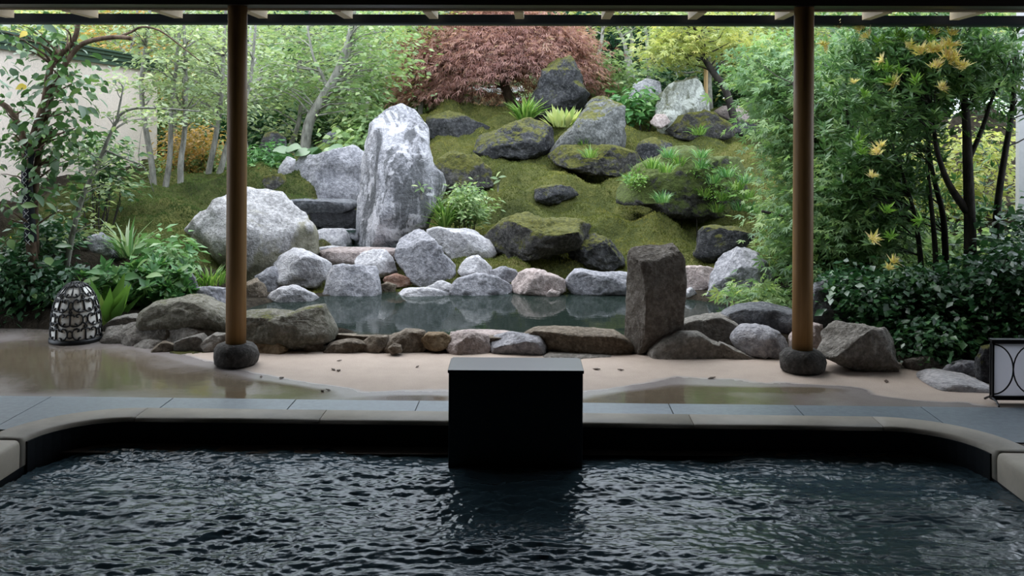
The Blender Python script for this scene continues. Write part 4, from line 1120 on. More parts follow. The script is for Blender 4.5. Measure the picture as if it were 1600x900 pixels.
# --- clump of grey stems on the left moss bank
d = 10.4
S = [stem_px(l, d, 0.038, 0.014) for l in ([(243, 332), (238, 262), (226, 190), (221, 130), (228, 70), (236, 0)], [(250, 330), (260, 285), (266, 240), (268, 170), (276, 100), (282, 0)], [(285, 326), (282, 262), (289, 200), (290, 110), (286, 0)])]
tree('clump_tree', 'clump of three pale grey stems rising from the left moss bank', 'tree', S, [ell_px(285, 130, d, 55, 95, .9, 46), ell_px(270, 50, d, 80, 40, .8, 30)], 'bark_grey', 'leaf_light', T_LEAF, 0.062, 30, 0.15, nbr=70, br_r=.010, flat=.3, rare=.04, stemname='stem')
d = 10.9
S = [stem_px(l, d, 0.04, 0.014) for l in ([(318, 322), (326, 270), (336, 220), (346, 150), (350, 60), (354, 0)], [(325, 322), (345, 265), (356, 225), (375, 180), (392, 120), (400, 30)])]
tree('clump_tree', 'pair of pale leaning stems behind the left post, above the huge boulder', 'tree', S, [ell_px(340, 110, d, 70, 90, .9, 60)], 'bark_grey', 'leaf_light', T_LEAF, 0.062, 34, 0.16, nbr=50, br_r=.010, flat=.3, stemname='stem')

# --- leaning trunk behind the cascade
d = 12.6
S = [stem_px([(474, 232), (482, 195), (500, 160), (520, 128), (535, 97), (546, 65), (553, 30), (556, -20)], d, 0.068, 0.05), stem_px([(512, 140), (505, 120), (490, 90), (480, 40)], d, 0.03, 0.01, False)]
tree('leaning_tree', 'thick smooth leaning trunk behind the cascade with fresh green leaves', 'tree', S, [ell_px(455, 120, d + .3, 50, 70, .6, 20), ell_px(580, 70, d, 60, 60, .8, 40), ell_px(555, 150, d, 30, 30, .4, 14)], 'bark_grey', 'leaf_fresh', T_LEAF, 0.085, 36, 0.2, nbr=50, br_r=.014, flat=.35)

# --- the grove behind: each tree its own
def grove(px, pyb, d, lean, h, rx, leaf, bark, label, k=34, n=70, r=0.05, crown_py=None, size=0.085, tm=T_LEAF, ry=None, group='trees of the grove behind the garden', name='grove_tree', cf=.62, hf=.45):
    b0 = P(px, pyb, d); z0 = float(H(b0.x, b0.y)); h = max(1.2, (EYE + 225 * d / F - z0) * (0.85 + 0.06 * h))
    pts = [np.array([b0.x + lean * t + RNG.normal() * 0.05 * (t > 0), d + RNG.normal() * 0.05, z0 - 0.1 + (h * 0.92) * t]) for t in np.linspace(0, 1, 7)]
    S = [smooth_line(pts, list(np.linspace(r, r * 0.3, 7)))]
    cz = z0 + h * cf
    cr = ell((b0.x + lean * 0.6, d, cz), (rx, rx, h * hf), n, 0.3)
    return tree(name, label, 'tree', S, [cr], bark, leaf, tm, size, k, 0.24, group, nbr=28, br_r=.016, flat=.4, hi=0.95)

ORD = 'first second third fourth fifth sixth seventh eighth ninth tenth eleventh twelfth thirteenth fourteenth fifteenth sixteenth seventeenth eighteenth nineteenth twentieth twenty-first twenty-second'.split()
L1 = 'slim grey-stemmed tree behind the cascade, {} rightward from the left post'
rg = random.Random(5)
for i, px in enumerate([385, 410, 432, 455, 505, 540, 575, 600, 628, 655]):
    d = 13.4 + (i * 37 % 11) * 0.42
    grove(px, 215, d, rg.uniform(-.3, .3), rg.uniform(2.2, 2.6), rg.uniform(.8, 1.1), rg.choice(['leaf_light', 'leaf_fresh', 'leaf_light', 'leaf_yellow']), rg.choice(['bark_grey', 'bark_pale']), L1.format(ORD[i]), r=rg.uniform(.03, .05), group='slim trees behind the cascade', n=48)
L2 = 'light leafy tree behind the stucco wall, {} from the left end'
for i, px in enumerate([-140, -60, 20, 95, 160, 215, 270, 330]):
    grove(px, 190, 15.2 + (i % 3) * 0.9, rg.uniform(-.3, .3), rg.uniform(2.7, 3.1), rg.uniform(1.2, 1.5), rg.choice(['leaf_light', 'leaf_yellow', 'leaf_light', 'leaf_fresh']), 'bark_grey', L2.format(ORD[i]), r=.05, group='trees behind the stucco wall', n=80)
grove(205, 190, 14.6, 0.1, 3.1, .8, 'leaf_orange', 'bark_grey', 'small orange-tinted tree peeping over the stucco wall roof', n=40, group=None)
L3 = 'pale-trunked tree right of the red maple, {} rightward from it'
for i, (px, le) in enumerate([(940, -.1), (990, -.25), (1000, -.2), (1013, -.05), (1055, 0), (1075, .1)]):
    grove(px, 165, 15.6 + i * 0.35, le, 2.5, 1.0, ['leaf_yellow', 'leaf_fresh', 'leaf_yellow'][i % 3], 'bark_pale', L3.format(ORD[i]), r=.055, group='pale trunks right of the red maple', n=20, cf=.84, hf=.22)
L4 = 'leafy tree behind the green maple and evergreens, {} from the left'
for i, px in enumerate([1110, 1165, 1230, 1300, 1370, 1450, 1530, 1610, 1690]):
    grove(px, 190, 14.2 + (i % 3) * 0.8, rg.uniform(-.2, .2), rg.uniform(2.2, 2.6), rg.uniform(.9, 1.3), ['leaf_light', 'leaf_yellow', 'leaf_fresh'][i % 3], 'bark_grey', L4.format(ORD[i]), r=.045, group='trees behind the right shrubs', n=66)
L5 = 'dark bluish conifer standing far back, {} from the left'
for i, (px, dd) in enumerate([(430, 20), (640, 19.5), (965, 18.5), (1060, 19.8)]):
    grove(px, 170, dd, 0, 2.7, 1.2, 'leaf_conifer', 'bark_dark', L5.format(ORD[i]), n=110, k=40, group='dark conifers far back', tm=T_NARROW, size=.13, name='conifer')
L6 = 'distant bushy tree on the rear slope, {} from the left'
for i in range(20):
    px = -120 + i * 95 + rg.uniform(-20, 20)
    grove(px, 150, 20 + rg.uniform(0, 4.5), 0, rg.uniform(1.9, 2.3), rg.uniform(1.5, 2.0), rg.choice(['leaf_light', 'leaf_fresh', 'leaf_conifer', 'leaf_yellow']), 'bark_grey', L6.format(ORD[i]), n=80, k=30, size=.14, group='distant trees on the slope', name='distant_tree')

# leaning dark trunk at the right of the crest
d = 13.0
S = [stem_px([(1154, 166), (1135, 143), (1115, 114), (1098, 86), (1090, 55), (1075, 10)], d, 0.055, 0.025)]
tree('leaning_tree', 'dark slanting trunk on the crest right of the pale-faced rock', 'tree', S, [ell_px(1100, 60, d, 80, 45, .7, 44), ell_px(1040, 85, d, 50, 30, .6, 16)], 'bark_dark', 'leaf_yellow', T_MAPLE, 0.075, 34, 0.18, nbr=36, br_r=.012, flat=.25)

# --- red laceleaf maple
d = 14.9
c = P(790, 210, d)
S = [smooth_line([(c.x + .1, d, float(H(c.x, d)) - .1), (c.x + .15, d, c.z + .35), (c.x - .05, d, c.z + .9), (c.x + .2, d, c.z + 1.6)], [.10, .085, .07, .04]),
     smooth_line([(c.x - .05, d, c.z + .9), (c.x - .6, d - .2, c.z + 1.3), (c.x - 1.1, d - .3, c.z + 1.2)], [.05, .035, .015]), smooth_line([(c.x + .1, d, c.z + 1.0), (c.x + .7, d - .1, c.z + 1.4), (c.x + 1.1, d - .2, c.z + 1.2)], [.05, .035, .015])]
tr = empty('laceleaf_maple', (c.x, d, c.z - .1), 'weeping red-purple laceleaf maple dome on the crest of the mound', 'tree')
att = []
while len(att) < 520:
    u = RNG.normal(size=3); u /= np.linalg.norm(u)
    if u[2] < -0.25: continue
    p = np.array([P(782, 150, d).x, d, P(782, 118, d).z]) + u * np.array([1.50, 1.15, 1.12]) * RNG.uniform(.72, 1.0)
    qx = CX + p[0] * F / p[1]
    if u[2] < 0.12 and 720 < qx < 905 and RNG.random() < 0.8: continue
    att.append(p)
att = np.array(att)
woody(tr, S, att, 'bark_brown', .014, 60)
k = 60; n = len(att) * k
ctr = np.array([c.x, d, c.z + .3])
out = np.repeat(att - ctr, k, 0); out /= np.linalg.norm(out, axis=1, keepdims=True)
off = RNG.normal(size=(n, 3)) * np.array([.16, .16, .05]); off[:, 2] -= 0.45 * np.abs(off[:, 0] * out[:, 0] + off[:, 1] * out[:, 1]) + 0.02
pos = np.repeat(att, k, 0) + off
di = out * 0.7 + np.array([0, 0, -0.75]) + RNG.normal(size=(n, 3)) * 0.35
nr = out + RNG.normal(size=(n, 3)) * 0.4 + np.array([0, 0, .5])
leaves('foliage', tr, pos, di, nr, 0.095 * (1 + .25 * RNG.normal(size=n)).clip(.5, 1.6), T_LACE, (tint_of(n, k, len(att), 0, .85) + 0.25 * sstep(760, 940, CX + pos[:, 0] * F / pos[:, 1]) * RNG.random(n)).clip(0, 1), 'leaf_red')

# --- green maple round the right post
d = 8.1
S = [stem_px(l, d, 0.03, 0.01) for l in ([(1362, 480), (1345, 410), (1320, 350), (1290, 290), (1260, 220), (1240, 130)], [(1372, 480), (1352, 395), (1335, 330), (1330, 240), (1320, 140)], [(1350, 480), (1310, 410), (1275, 370), (1225, 340), (1190, 330)])]
cr = [ell_px(1315, 330, d, 95, 110, .6, 130), ell_px(1252, 300, d + .3, 42, 165, .45, 95), ell_px(1300, 160, d + .5, 110, 110, .6, 90), ell_px(1205, 120, d + .9, 45, 75, .5, 36), ell_px(1195, 462, d - .4, 24, 10, .15, 8), ell_px(1268, 425, d, 35, 40, .4, 22)]
tree('green_maple', 'feathery green maple spreading behind the right post', 'tree', S, cr, 'bark_dark', 'leaf_maple', T_MAPLE, 0.062, 46, 0.135, nbr=110, br_r=.008, flat=.3, droop=.35, stemname='stem')

# --- pieris tree at the right with cream and yellow shoots
d = 7.35
S = [stem_px(l, d + o_, r0, r1) for l, o_, r0, r1 in (([(1512, 520), (1516, 400), (1515, 330), (1512, 250), (1510, 190), (1504, 130), (1498, 60)], 0, .052, .02), ([(1545, 520), (1553, 400), (1560, 310), (1572, 230), (1582, 170), (1588, 80)], .1, .034, .016),
     ([(1480, 510), (1478, 420), (1474, 340), (1462, 290), (1452, 240), (1446, 170)], .15, .03, .012), ([(1466, 510), (1462, 400), (1455, 320), (1448, 250)], .05, .026, .012), ([(1446, 500), (1438, 400), (1428, 330), (1410, 270)], .1, .026, .01))]
S += [stem_px([(1511, 330), (1490, 300), (1475, 270), (1462, 225), (1458, 170)], d, .032, .012, False), stem_px([(1514, 250), (1535, 200), (1552, 150), (1575, 110)], d, .02, .008, False)]
pier = empty('pieris_tree', S[0][0][0], 'tall dark-stemmed evergreen at the right edge tipped with cream and yellow shoots', 'tree')
cr = np.concatenate([ell_px(1400, 170, d + .2, 110, 130, .5, 150), ell_px(1500, 105, d + .1, 110, 85, .5, 115), ell_px(1360, 300, d + .3, 80, 90, .4, 80), ell_px(1580, 170, d + .2, 60, 130, .4, 24), ell_px(1430, 60, d + .2, 150, 60, .5, 90), ell_px(1470, 330, d + .6, 110, 70, .35, 18)])
woody(pier, S, cr, 'bark_dark', .008, 190, 'stem')
def whorl(att, sub, k, spread, size, tilt=0.55):
    c_ = np.repeat(att, sub, 0) + RNG.normal(size=(len(att) * sub, 3)) * spread
    n = len(c_) * k
    ax = RNG.normal(size=(len(c_), 3)) * 0.45 + np.array([0, -.25, 1]); ax /= np.linalg.norm(ax, axis=1, keepdims=True)
    ax = np.repeat(ax, k, 0)
    r_ = RNG.normal(size=(n, 3)); r_ -= ax * (r_ * ax).sum(1, keepdims=True); r_ /= np.linalg.norm(r_, axis=1, keepdims=True)
    di = r_ + ax * (tilt + RNG.normal(size=(n, 1)) * .3)
    return np.repeat(c_, k, 0), di, ax, size * (1 + .2 * RNG.normal(size=n)).clip(.5, 1.5)
pos, di, nr, sz = whorl(cr, 5, 9, 0.085, 0.074)
leaves('foliage', pier, pos, di, nr, sz, T_NARROW, tint_of(len(pos), 45, len(cr), 0, 1.0), 'leaf_pieris')
shoots = [(1345, 46, .09), (1356, 58, .08), (1288, 70, .07), (1340, 40, .06), (1420, 75, .09), (1440, 84, .11), (1455, 80, .12), (1470, 78, .1), (1484, 73, .11), (1478, 90, .12), (1485, 96, .11), (1463, 106, .1), (1495, 92, .08), (1497, 102, .07), (1508, 106, .08), (1380, 96, .08), (1398, 132, .09), (1470, 139, .08), (1486, 55, .08), (1462, 53, .07), (1568, 40, .07), (1372, 240, .09), (1376, 228, .07), (1362, 276, .07), (1365, 375, .08), (1395, 410, .08), (1388, 420, .07), (1334, 130, .05), (1310, 42, .07)]
def shoot_obj(nm, px, py, s, dd, mat, kk, wide=T_SPIKE):
    c_ = np.array([P(px, py, dd)[:]])
    p_, d_, n_, s_ = whorl(c_, 1, kk, 0.0, s, 0.9); d_ = d_ + RNG.normal(size=d_.shape) * .25; p_ = p_ + RNG.normal(size=p_.shape) * s * .12
    leaves(nm, pier, p_, d_, n_, s_, wide, RNG.uniform(0, 1, len(p_)), mat, False)
for px, py, s in shoots: shoot_obj('young_shoot', px, py, s * .75, d - .42, 'leaf_shoot', 40)
for px, py in [(1400, 58), (1412, 62), (1448, 48), (1452, 62), (1375, 68), (1385, 110), (1405, 112), (1390, 130), (1370, 108), (1345, 240), (1340, 225), (1440, 345), (1390, 372), (1385, 330), (1432, 130), (1350, 150)]: shoot_obj('lime_shoot', px, py, .07, d - .4, 'leaf_lime', 30)

# --- evergreen ground shrubs
def shrub(name, label, cat, cs, leaf, tmpl, size, k, spread, stems=8, group=None, bark='bark_dark', flat=.7, rare=0.0, up=False):
    att = np.concatenate(cs)
    bx, by = att[:, 0].mean(), att[:, 1].mean(); bz = float(H(bx, by))
    t = empty(name, (bx, by, bz), label, cat, group)
    b = MB()
    for i in RNG.permutation(len(att))[:stems]:
        q = att[i]; x0 = bx + (q[0] - bx) * .6; y0 = by + (q[1] - by) * .6
        b.tube(curve_pts((x0, y0, float(H(x0, y0)) - .03), q, 0, 4), [.007, .006, .005, .004, .003], 5, cap=False)
    so = b.build('stems', M[bark], t, smooth=True); so['kind'] = 'stuff'
    if up:
        pos, di, nr, sz = whorl(att, 2, k // 2, spread, size)
        n_ = len(pos); tn = RNG.uniform(0, .95, n_)
    else:
        pos, di, nr, sz = spray(att, k, spread, size, flat, .2); tn = tint_of(len(pos), k, len(att), 0, .95, rare)
    leaves('foliage', t, pos, di, nr, sz, tmpl, tn, leaf)
    return t
d = 7.1
shrub('evergreen_shrub', 'dense glossy evergreen shrub mass at the foot of the tall evergreen, right', 'shrub', [ell_px(1400, 470, 6.95, 100, 45, .3, 110), ell_px(1500, 480, 6.9, 90, 70, .3, 130)], 'leaf_dark', T_WIDE, 0.05, 34, .075, 30, 'glossy shrubs under the right trees')
shrub('evergreen_shrub', 'glossy evergreen shrub at the right edge behind the square lantern', 'shrub', [ell_px(1580, 470, 6.6, 60, 90, .3, 110), ell_px(1480, 535, 6.5, 80, 30, .2, 60)], 'leaf_dark', T_WIDE, 0.05, 34, .075, 26, 'glossy shrubs under the right trees')
shrub('evergreen_shrub', 'glossy evergreen shrub behind the big boulder right of the right post', 'shrub', [ell_px(1340, 460, 7.2, 60, 40, .25, 70)], 'leaf_dark', T_WIDE, 0.05, 32, .07, 16, 'glossy shrubs under the right trees')
shrub('evergreen_shrub', 'low leafy shrub filling the shade behind the right evergreen trunks', 'shrub', [ell_px(1450, 400, 8.6, 150, 50, .4, 120)], 'leaf_fresh', T_WIDE, 0.06, 30, .1, 16, 'glossy shrubs under the right trees')
shrub('evergreen_shrub', 'yellow-green bush seen through the stems of the tall evergreen', 'shrub', [ell_px(1500, 270, 9.6, 120, 75, .5, 110), ell_px(1400, 330, 9.4, 80, 60, .4, 50)], 'leaf_yellow', T_LEAF, 0.07, 30, .12, 14, 'glossy shrubs under the right trees')
shrub('evergreen_shrub', 'dark green shrub at the far left under the bandaged tree', 'shrub', [ell_px(25, 450, 7.75, 70, 60, .3, 110)], 'leaf_dark', T_LEAF, 0.065, 34, .085, 20, 'shrubs of the left bed', rare=.02)
shrub('evergreen_shrub', 'narrow-leaved dark shrub between the dome lantern and the huge boulder', 'shrub', [ell_px(220, 455, 7.75, 75, 28, .3, 110)], 'leaf_sasa', T_LEAF, 0.085, 30, .085, 20, 'shrubs of the left bed', up=True)
shrub('evergreen_shrub', 'deep green shrub right behind the dome lantern', 'shrub', [ell_px(120, 452, 7.9, 60, 22, .3, 60), ell_px(70, 375, 8.2, 34, 28, .3, 26)], 'leaf_dark', T_LEAF, 0.075, 32, .085, 20, 'shrubs of the left bed')
shrub('nandina_shrub', 'leafy nandina shrub against the stucco wall at the edge of the moss bank', 'shrub', [ell_px(160, 285, 9.2, 35, 35, .3, 24), ell_px(140, 230, 9.0, 35, 25, .3, 12)], 'leaf_camellia', T_LEAF, 0.075, 26, .1, 12, 'shrubs of the left bed')
shrub('evergreen_shrub', 'pale-leaved plant at the left foot of the huge boulder', 'shrub', [ell_px(262, 400, 8.5, 40, 28, .25, 34)], 'leaf_variegated', T_LEAF, 0.1, 12, .08, 8, 'shrubs of the left bed')
shrub('azalea_shrub', 'bright green shrub right of the tall upright stone', 'shrub', [ell_px(730, 322, 9.9, 36, 34, .25, 60)], 'leaf_fresh', T_LEAF, 0.055, 30, .06, 12)
shrub('broadleaf_plant', 'broad-leaved green and red-tinged plant between the crest rocks', 'shrub', [ell_px(995, 165, 13.3, 38, 22, .3, 34)], 'leaf_sasa', T_LEAF, 0.13, 14, .1, 8)
shrub('azalea_shrub', 'yellow-green shrub above the upright stone at the edge of the grove', 'shrub', [ell_px(575, 200, 12.4, 32, 30, .3, 40), ell_px(560, 225, 11.9, 40, 16, .3, 24)], 'leaf_fresh', T_WIDE, 0.09, 20, .1, 10)
shrub('azalea_shrub', 'fine-leaved dark shrub left of the back boulder', 'shrub', [ell_px(418, 255, 11.2, 32, 26, .3, 44)], 'leaf_sasa', T_NARROW, 0.09, 30, .08, 10)
shrub('azalea_shrub', 'reddish brown shrub in the grove on the left bank', 'shrub', [ell_px(300, 235, 11.6, 45, 45, .4, 60)], 'leaf_orange', T_LEAF, 0.05, 34, .1, 10)
shrub('azalea_shrub', 'dark low shrub under the grove behind the left moss bank', 'shrub', [ell_px(330, 270, 11.9, 90, 35, .4, 80)], 'leaf_fresh', T_LEAF, 0.07, 30, .1, 10)
L7 = 'undergrowth bush at the foot of the grove, {} from the left'
nb = -1
for i, (x_, y_) in enumerate([(3.9, 7.2), (4.4, 6.7), (5.6, 8.3), (5.3, 7.3), (5.7, 9.7), (3.5, 10.0)]):
    shrub('evergreen_shrub', 'evergreen shrub of the bed beyond the right-hand pillar, ' + ORD[i] + ' from the front', 'shrub', [ell((x_, y_, float(H(x_, y_)) + .45), (.55, .4, .5), 70, .3)], ['leaf_dark', 'leaf_camellia'][i % 2], T_WIDE, .06, 30, .09, 8, 'shrubs beyond the right-hand pillar')
for i in range(16):
    px = -60 + i * 112
    if 660 < px < 940: continue
    dd = 14.4 + (i % 4) * .6; nb += 1
    q = P(px, 200, dd); zz = float(H(q.x, dd))
    shrub('undergrowth_bush', L7.format(ORD[nb]), 'shrub', [ell((q.x, dd, zz + .5), (.9, .5, .6), 70, .3)], ['leaf_fresh', 'leaf_dark', 'leaf_camellia'][i % 3], T_LEAF, 0.1, 34, .14, 6, 'undergrowth bushes below the grove')

# --- grasses, ferns and small plants
def grass(label, px, py, r, n, L, mat, d=None, cat='grass', group=None, up=1.0, name='grass_tuft', tm=T_BLADE):
    p = G(px, py) if d is None else P(px, py, d)
    t = empty(name, p, label, cat, group)
    a = RNG.uniform(0, 6.283, n); rr = np.sqrt(RNG.random(n)) * r
    pos = np.stack([p.x + rr * np.cos(a), p.y + rr * np.sin(a), np.full(n, p.z - .01)], -1)
    di = np.stack([np.cos(a) * .6, np.sin(a) * .6, np.full(n, up)], -1) + RNG.normal(size=(n, 3)) * .25
    nr = np.stack([-np.cos(a), -np.sin(a), np.full(n, .6)], -1)
    leaves('blades', t, pos, di, nr, L * RNG.uniform(.6, 1.2, n), tm, RNG.random(n), mat)
grass('fountain of thin green grass at the foot of the bright shrub by the tall stone', 695, 352, .06, 110, .28, 'leaf_grass', d=9.75)
grass('tuft of long grass at the foot of the tall dark peaked rock', 820, 188, .10, 130, .34, 'leaf_grass', d=13.0)
grass('tall bright green grass blades right of the dome lantern', 166, 515, .06, 26, .40, 'leaf_grass', d=7.35, tm=T_NARROW)
grass('low yellow-green fern at the foot of the huge boulder by the left post', 328, 442, .14, 120, .17, 'leaf_grass', d=8.3)
grass('clump of yellow-striped leaves left of the large tilted rock', 880, 198, .16, 90, .27, 'leaf_hosta', d=12.6, tm=T_NARROW, name='striped_plant', cat='plant')
grass('long arching grass in the left bed among the grey rocks', 200, 400, .08, 60, .32, 'leaf_variegated', d=8.5)
L8 = 'grass tuft on the large grassy outcrop, {} from its left end'
for i, (px, py) in enumerate(sorted([(985, 285), (1000, 272), (1020, 262), (1040, 268), (1060, 258), (1075, 275), (1095, 262), (1115, 285), (1135, 275), (1150, 295), (1165, 285), (1170, 310), (1130, 312), (1100, 305), (1060, 300), (1035, 315), (1080, 325), (1120, 330), (1155, 328), (1175, 330), (1045, 245), (1095, 245)])):
    grass(L8.format(ORD[i]), px, py, .07, 70, .13, ['leaf_grass', 'leaf_sasa'][px % 2], d=G(px, 336).y - .22, group='grass tufts on the outcrop')
dm = G(1090, 338).y
shrub('groundcover_plant', 'small-leaved green groundcover spilling over the large grassy outcrop', 'plant', [ell_px(1095, 268, dm - .05, 70, 12, .25, 30), ell_px(1010, 280, dm - .1, 30, 8, .15, 12), ell_px(1130, 300, dm - .3, 50, 16, .1, 9)], 'leaf_grass', T_LEAF, 0.04, 30, .05, 4)
grass('grass tuft on the skirt of the pale-faced broken rock', 1092, 210, .08, 60, .16, 'leaf_grass', d=12.4)
grass('grass tuft on the mossy shelf under the large tilted rock', 922, 245, .08, 60, .15, 'leaf_grass', d=11.25)
grass('grass tuft in a crack of the large tilted rock', 912, 228, .06, 40, .13, 'leaf_grass', d=11.6)

def big_leaf_plant(label, leafs, d, mat, size, name='butterbur_plant', cat='plant', tilt=0.5, wide=True):
    c_ = P(sum(l[0] for l in leafs) / len(leafs), max(l[1] for l in leafs) + 12, d)
    t = empty(name, c_, label, cat)
    meshes = [leaf_mesh('broad_leaf', q, mat, full_leaf(.5, 5) if wide else T_FULL) for q in (.2, .5, .9)]
    n = len(leafs)
    pos = np.array([P(x, y, d)[:] for x, y, *_ in leafs])
    a = np.array([math.radians(l[2]) for l in leafs])
    di = np.stack([np.cos(a), np.full(n, -.35), np.sin(a) * .6], -1)
    nr = np.stack([np.zeros(n), np.full(n, -tilt), np.ones(n)], -1) + RNG.normal(size=(n, 3)) * .12
    pos2 = pos - di / np.linalg.norm(di, axis=1, keepdims=True) * size * .5
    leaf_parts(t, 'leaf', meshes, pos2, di, nr, np.full(n, size))
    b = MB()
    for p in pos2: q_ = size * .5; b.tube([(c_.x + (p[0] - c_.x) * .2, c_.y + .05, min(p[2], c_.z) - q_ * .6), ((c_.x + p[0]) / 2, p[1] + .03, (c_.z + p[2]) / 2), tuple(p)], .003, 5)
    b.build('stalks', M['bark_grey'], t)
big_leaf_plant('round-leaved butterbur plant on top of the back boulder', [(440, 234, 170), (458, 231, 20), (472, 238, 200), (490, 241, 260), (512, 237, 10), (526, 232, 170), (498, 232, 60)], 11.0, 'leaf_camellia', .2)
big_leaf_plant('small sprig growing from a crack in the tall upright stone', [(648, 290, 160), (655, 286, 100), (664, 289, 30), (672, 294, -10), (660, 296, -70), (652, 297, 220)], 9.62, 'leaf_fresh', .07, 'sprig', wide=False)
big_leaf_plant('little green and yellow sprig before the wide brown outcrop', [(858, 378, 180), (866, 372, 120), (874, 376, 40), (868, 380, 200), (884, 362, 120), (888, 358, 60), (890, 366, 0)], 9.75, 'leaf_lime', .085, 'sprig', wide=False)
big_leaf_plant('pale sprig in the moss at the right end of the long smooth boulder', [(782, 374, 160), (790, 370, 60), (796, 376, 10), (788, 378, 220)], 9.5, 'leaf_variegated', .08, 'sprig', wide=False)
big_leaf_plant('small sprig beside the bright green shrub on the moss', [(772, 278, 160), (778, 272, 70), (785, 276, 20), (776, 284, 220)], 10.4, 'leaf_fresh', .09, 'sprig', wide=False)
big_leaf_plant('broad glossy leaves reaching up at the left foot of the pond wall', [(150, 425, 160), (172, 412, 70), (185, 420, 30), (205, 432, 10), (140, 438, 200), (220, 412, 60), (240, 430, 20), (160, 440, 220), (195, 445, -20)], 7.5, 'leaf_sasa', .15, 'broadleaf_plant', wide=False)

# moss pile: fine upright blades on the moss
n = 420000
X = RNG.uniform(-4.6, 3.4, n); Y = 8.55 + (14.4 - 8.55) * RNG.random(n) ** 1.35
mm = mossy(X, Y); keep = RNG.random(n) < mm
X, Y = X[keep], Y[keep]; n = len(X); Z = H(X, Y)
pos = np.stack([X, Y, Z - .004], -1)
di = RNG.normal(size=(n, 3)) * .55 + np.array([0, -.1, 1.0])
patch = (fbm(X * 1.5, Y * 2.0, 3, 51) * .8 + fbm(X * 6, Y * 8, 3, 61) * .7 + .5).clip(0, 1)
nrm_, sz_, tn_ = RNG.normal(size=(n, 3)), RNG.uniform(.010, .028, n), (patch * .72 + RNG.random(n) * .28)
lf = X + .25 * fbm(X * 2, Y * 2, 3, 77) < -2.05
for msk, mt in ((lf, 'moss_deep'), (~lf, 'moss_tuft')):
    leaves('moss_pile', garden, pos[msk], di[msk], nrm_[msk], sz_[msk], T_TRI, tn_[msk], mt)

# ------------------------------------------------------------------ buildings and small objects
def quadbox(name, a, b, z0, z1, th, mat, parent=None):
    """Upright slab from plan point a to plan point b, thickened away from the viewer's side."""
    a, b = Vector((a[0], a[1], 0)), Vector((b[0], b[1], 0)); t = (b - a).normalized(); n_ = Vector((t.y, -t.x, 0)) * -th
    m = MB(); c = [a, b, b + n_, a + n_]
    m.add([p + Vector((0, 0, z0)) for p in c] + [p + Vector((0, 0, z1)) for p in c], [(0, 3, 2, 1), (4, 5, 6, 7), (0, 1, 5, 4), (1, 2, 6, 5), (2, 3, 7, 6), (3, 0, 4, 7)])
    return m.build(name, mat, parent)
wr_, wl_ = P(246, 110, 13.2), P(-60, 40, 8.4)
A, B = (wl_.x - .3, wl_.y - .6), (wr_.x, wr_.y)
top = P(246, 112, 13.2).z
bd = empty('stucco_house', ((A[0] + B[0]) / 2, (A[1] + B[1]) / 2, 0), 'beige stucco outbuilding wall with a dark green metal roof edge, left', 'building')
quadbox('wall', A, B, -0.1, top, .15, M['stucco'], bd)
dx = Vector((B[0] - A[0], B[1] - A[1], 0)).normalized(); nn = Vector((dx.y, -dx.x, 0))
if nn.x < 0: nn = -nn
for z0, z1, o_ in ((top - .005, top + .05, .05), (top + .05, top + .10, .08), (top + .10, top + .135, .11)):
    a_ = (A[0] + nn.x * o_, A[1] + nn.y * o_); b_ = (B[0] + nn.x * o_ + dx.x * .12, B[1] + nn.y * o_ + dx.y * .12)
    quadbox('roof_trim', a_, b_, z0, z1, .3 + o_, M['green_metal'], bd)
m = MB(); q0 = Vector((A[0] + nn.x * .14, A[1] + nn.y * .14, top + .135)); q1 = Vector((B[0] + nn.x * .14, B[1] + nn.y * .14, top + .135)) + dx * .14
off = Vector((-2.2, 0, .28))
m.add([q0, q1, q1 + off, q0 + off, q0 + Vector((0, 0, .02)), q1 + Vector((0, 0, .02)), q1 + off + Vector((0, 0, .02)), q0 + off + Vector((0, 0, .02))], [(0, 3, 2, 1), (4, 5, 6, 7), (0, 1, 5, 4), (1, 2, 6, 5), (2, 3, 7, 6), (3, 0, 4, 7)])
m.build('roof', M['green_metal'], bd)
# pale pillar glimpsed at the right edge
m = MB(); c = P(1592, 300, 8.6); m.box(c.x, c.x + .5, 8.6, 8.66, -.05, 2.9)
tag(m.build('plaster_pillar', M['pale_plaster']), 'pale plastered pillar glimpsed at the right edge behind the evergreen', 'pillar')
# white fence glimpsed beneath the red maple
fa, fb = P(725, 170, 17.2), P(815, 170, 17.2)
fe = empty('white_fence', ((fa.x + fb.x) / 2, 17.2, float(H(fa.x, 17.2))), 'white slatted fence glimpsed under the red maple', 'fence')
for py in (140, 150, 160, 170, 180):
    m = MB(); z = P(770, py, 17.2).z; m.box(fa.x, fb.x, 17.18, 17.21, z - .045, z + .045); m.build('slat', M['white_paint'], fe)
for f in (0, .5, 1):
    m = MB(); x = fa.x + (fb.x - fa.x) * f; m.box(x - .04, x + .04, 17.21, 17.27, float(H(x, 17.2)) - .1, P(770, 134, 17.2).z); m.build('fence_post', M['white_paint'], fe)
m = MB(); m.tube([P(1103, 148, 13.3), P(1103, 125, 13.3), P(1103, 108, 13.3)], .028, 8)
tag(m.build('bamboo_stake', M['bamboo']), 'short orange bamboo stake left of the slanting trunk on the crest', 'stake')
m = MB(); m.tube([P(1125, 132, 13.2), P(1121, 110, 13.2), P(1119, 84, 13.2)], .014, 8)
tag(m.build('green_stake', M['stake_green']), 'thin pale turquoise plant stake right of the slanting trunk', 'stake')

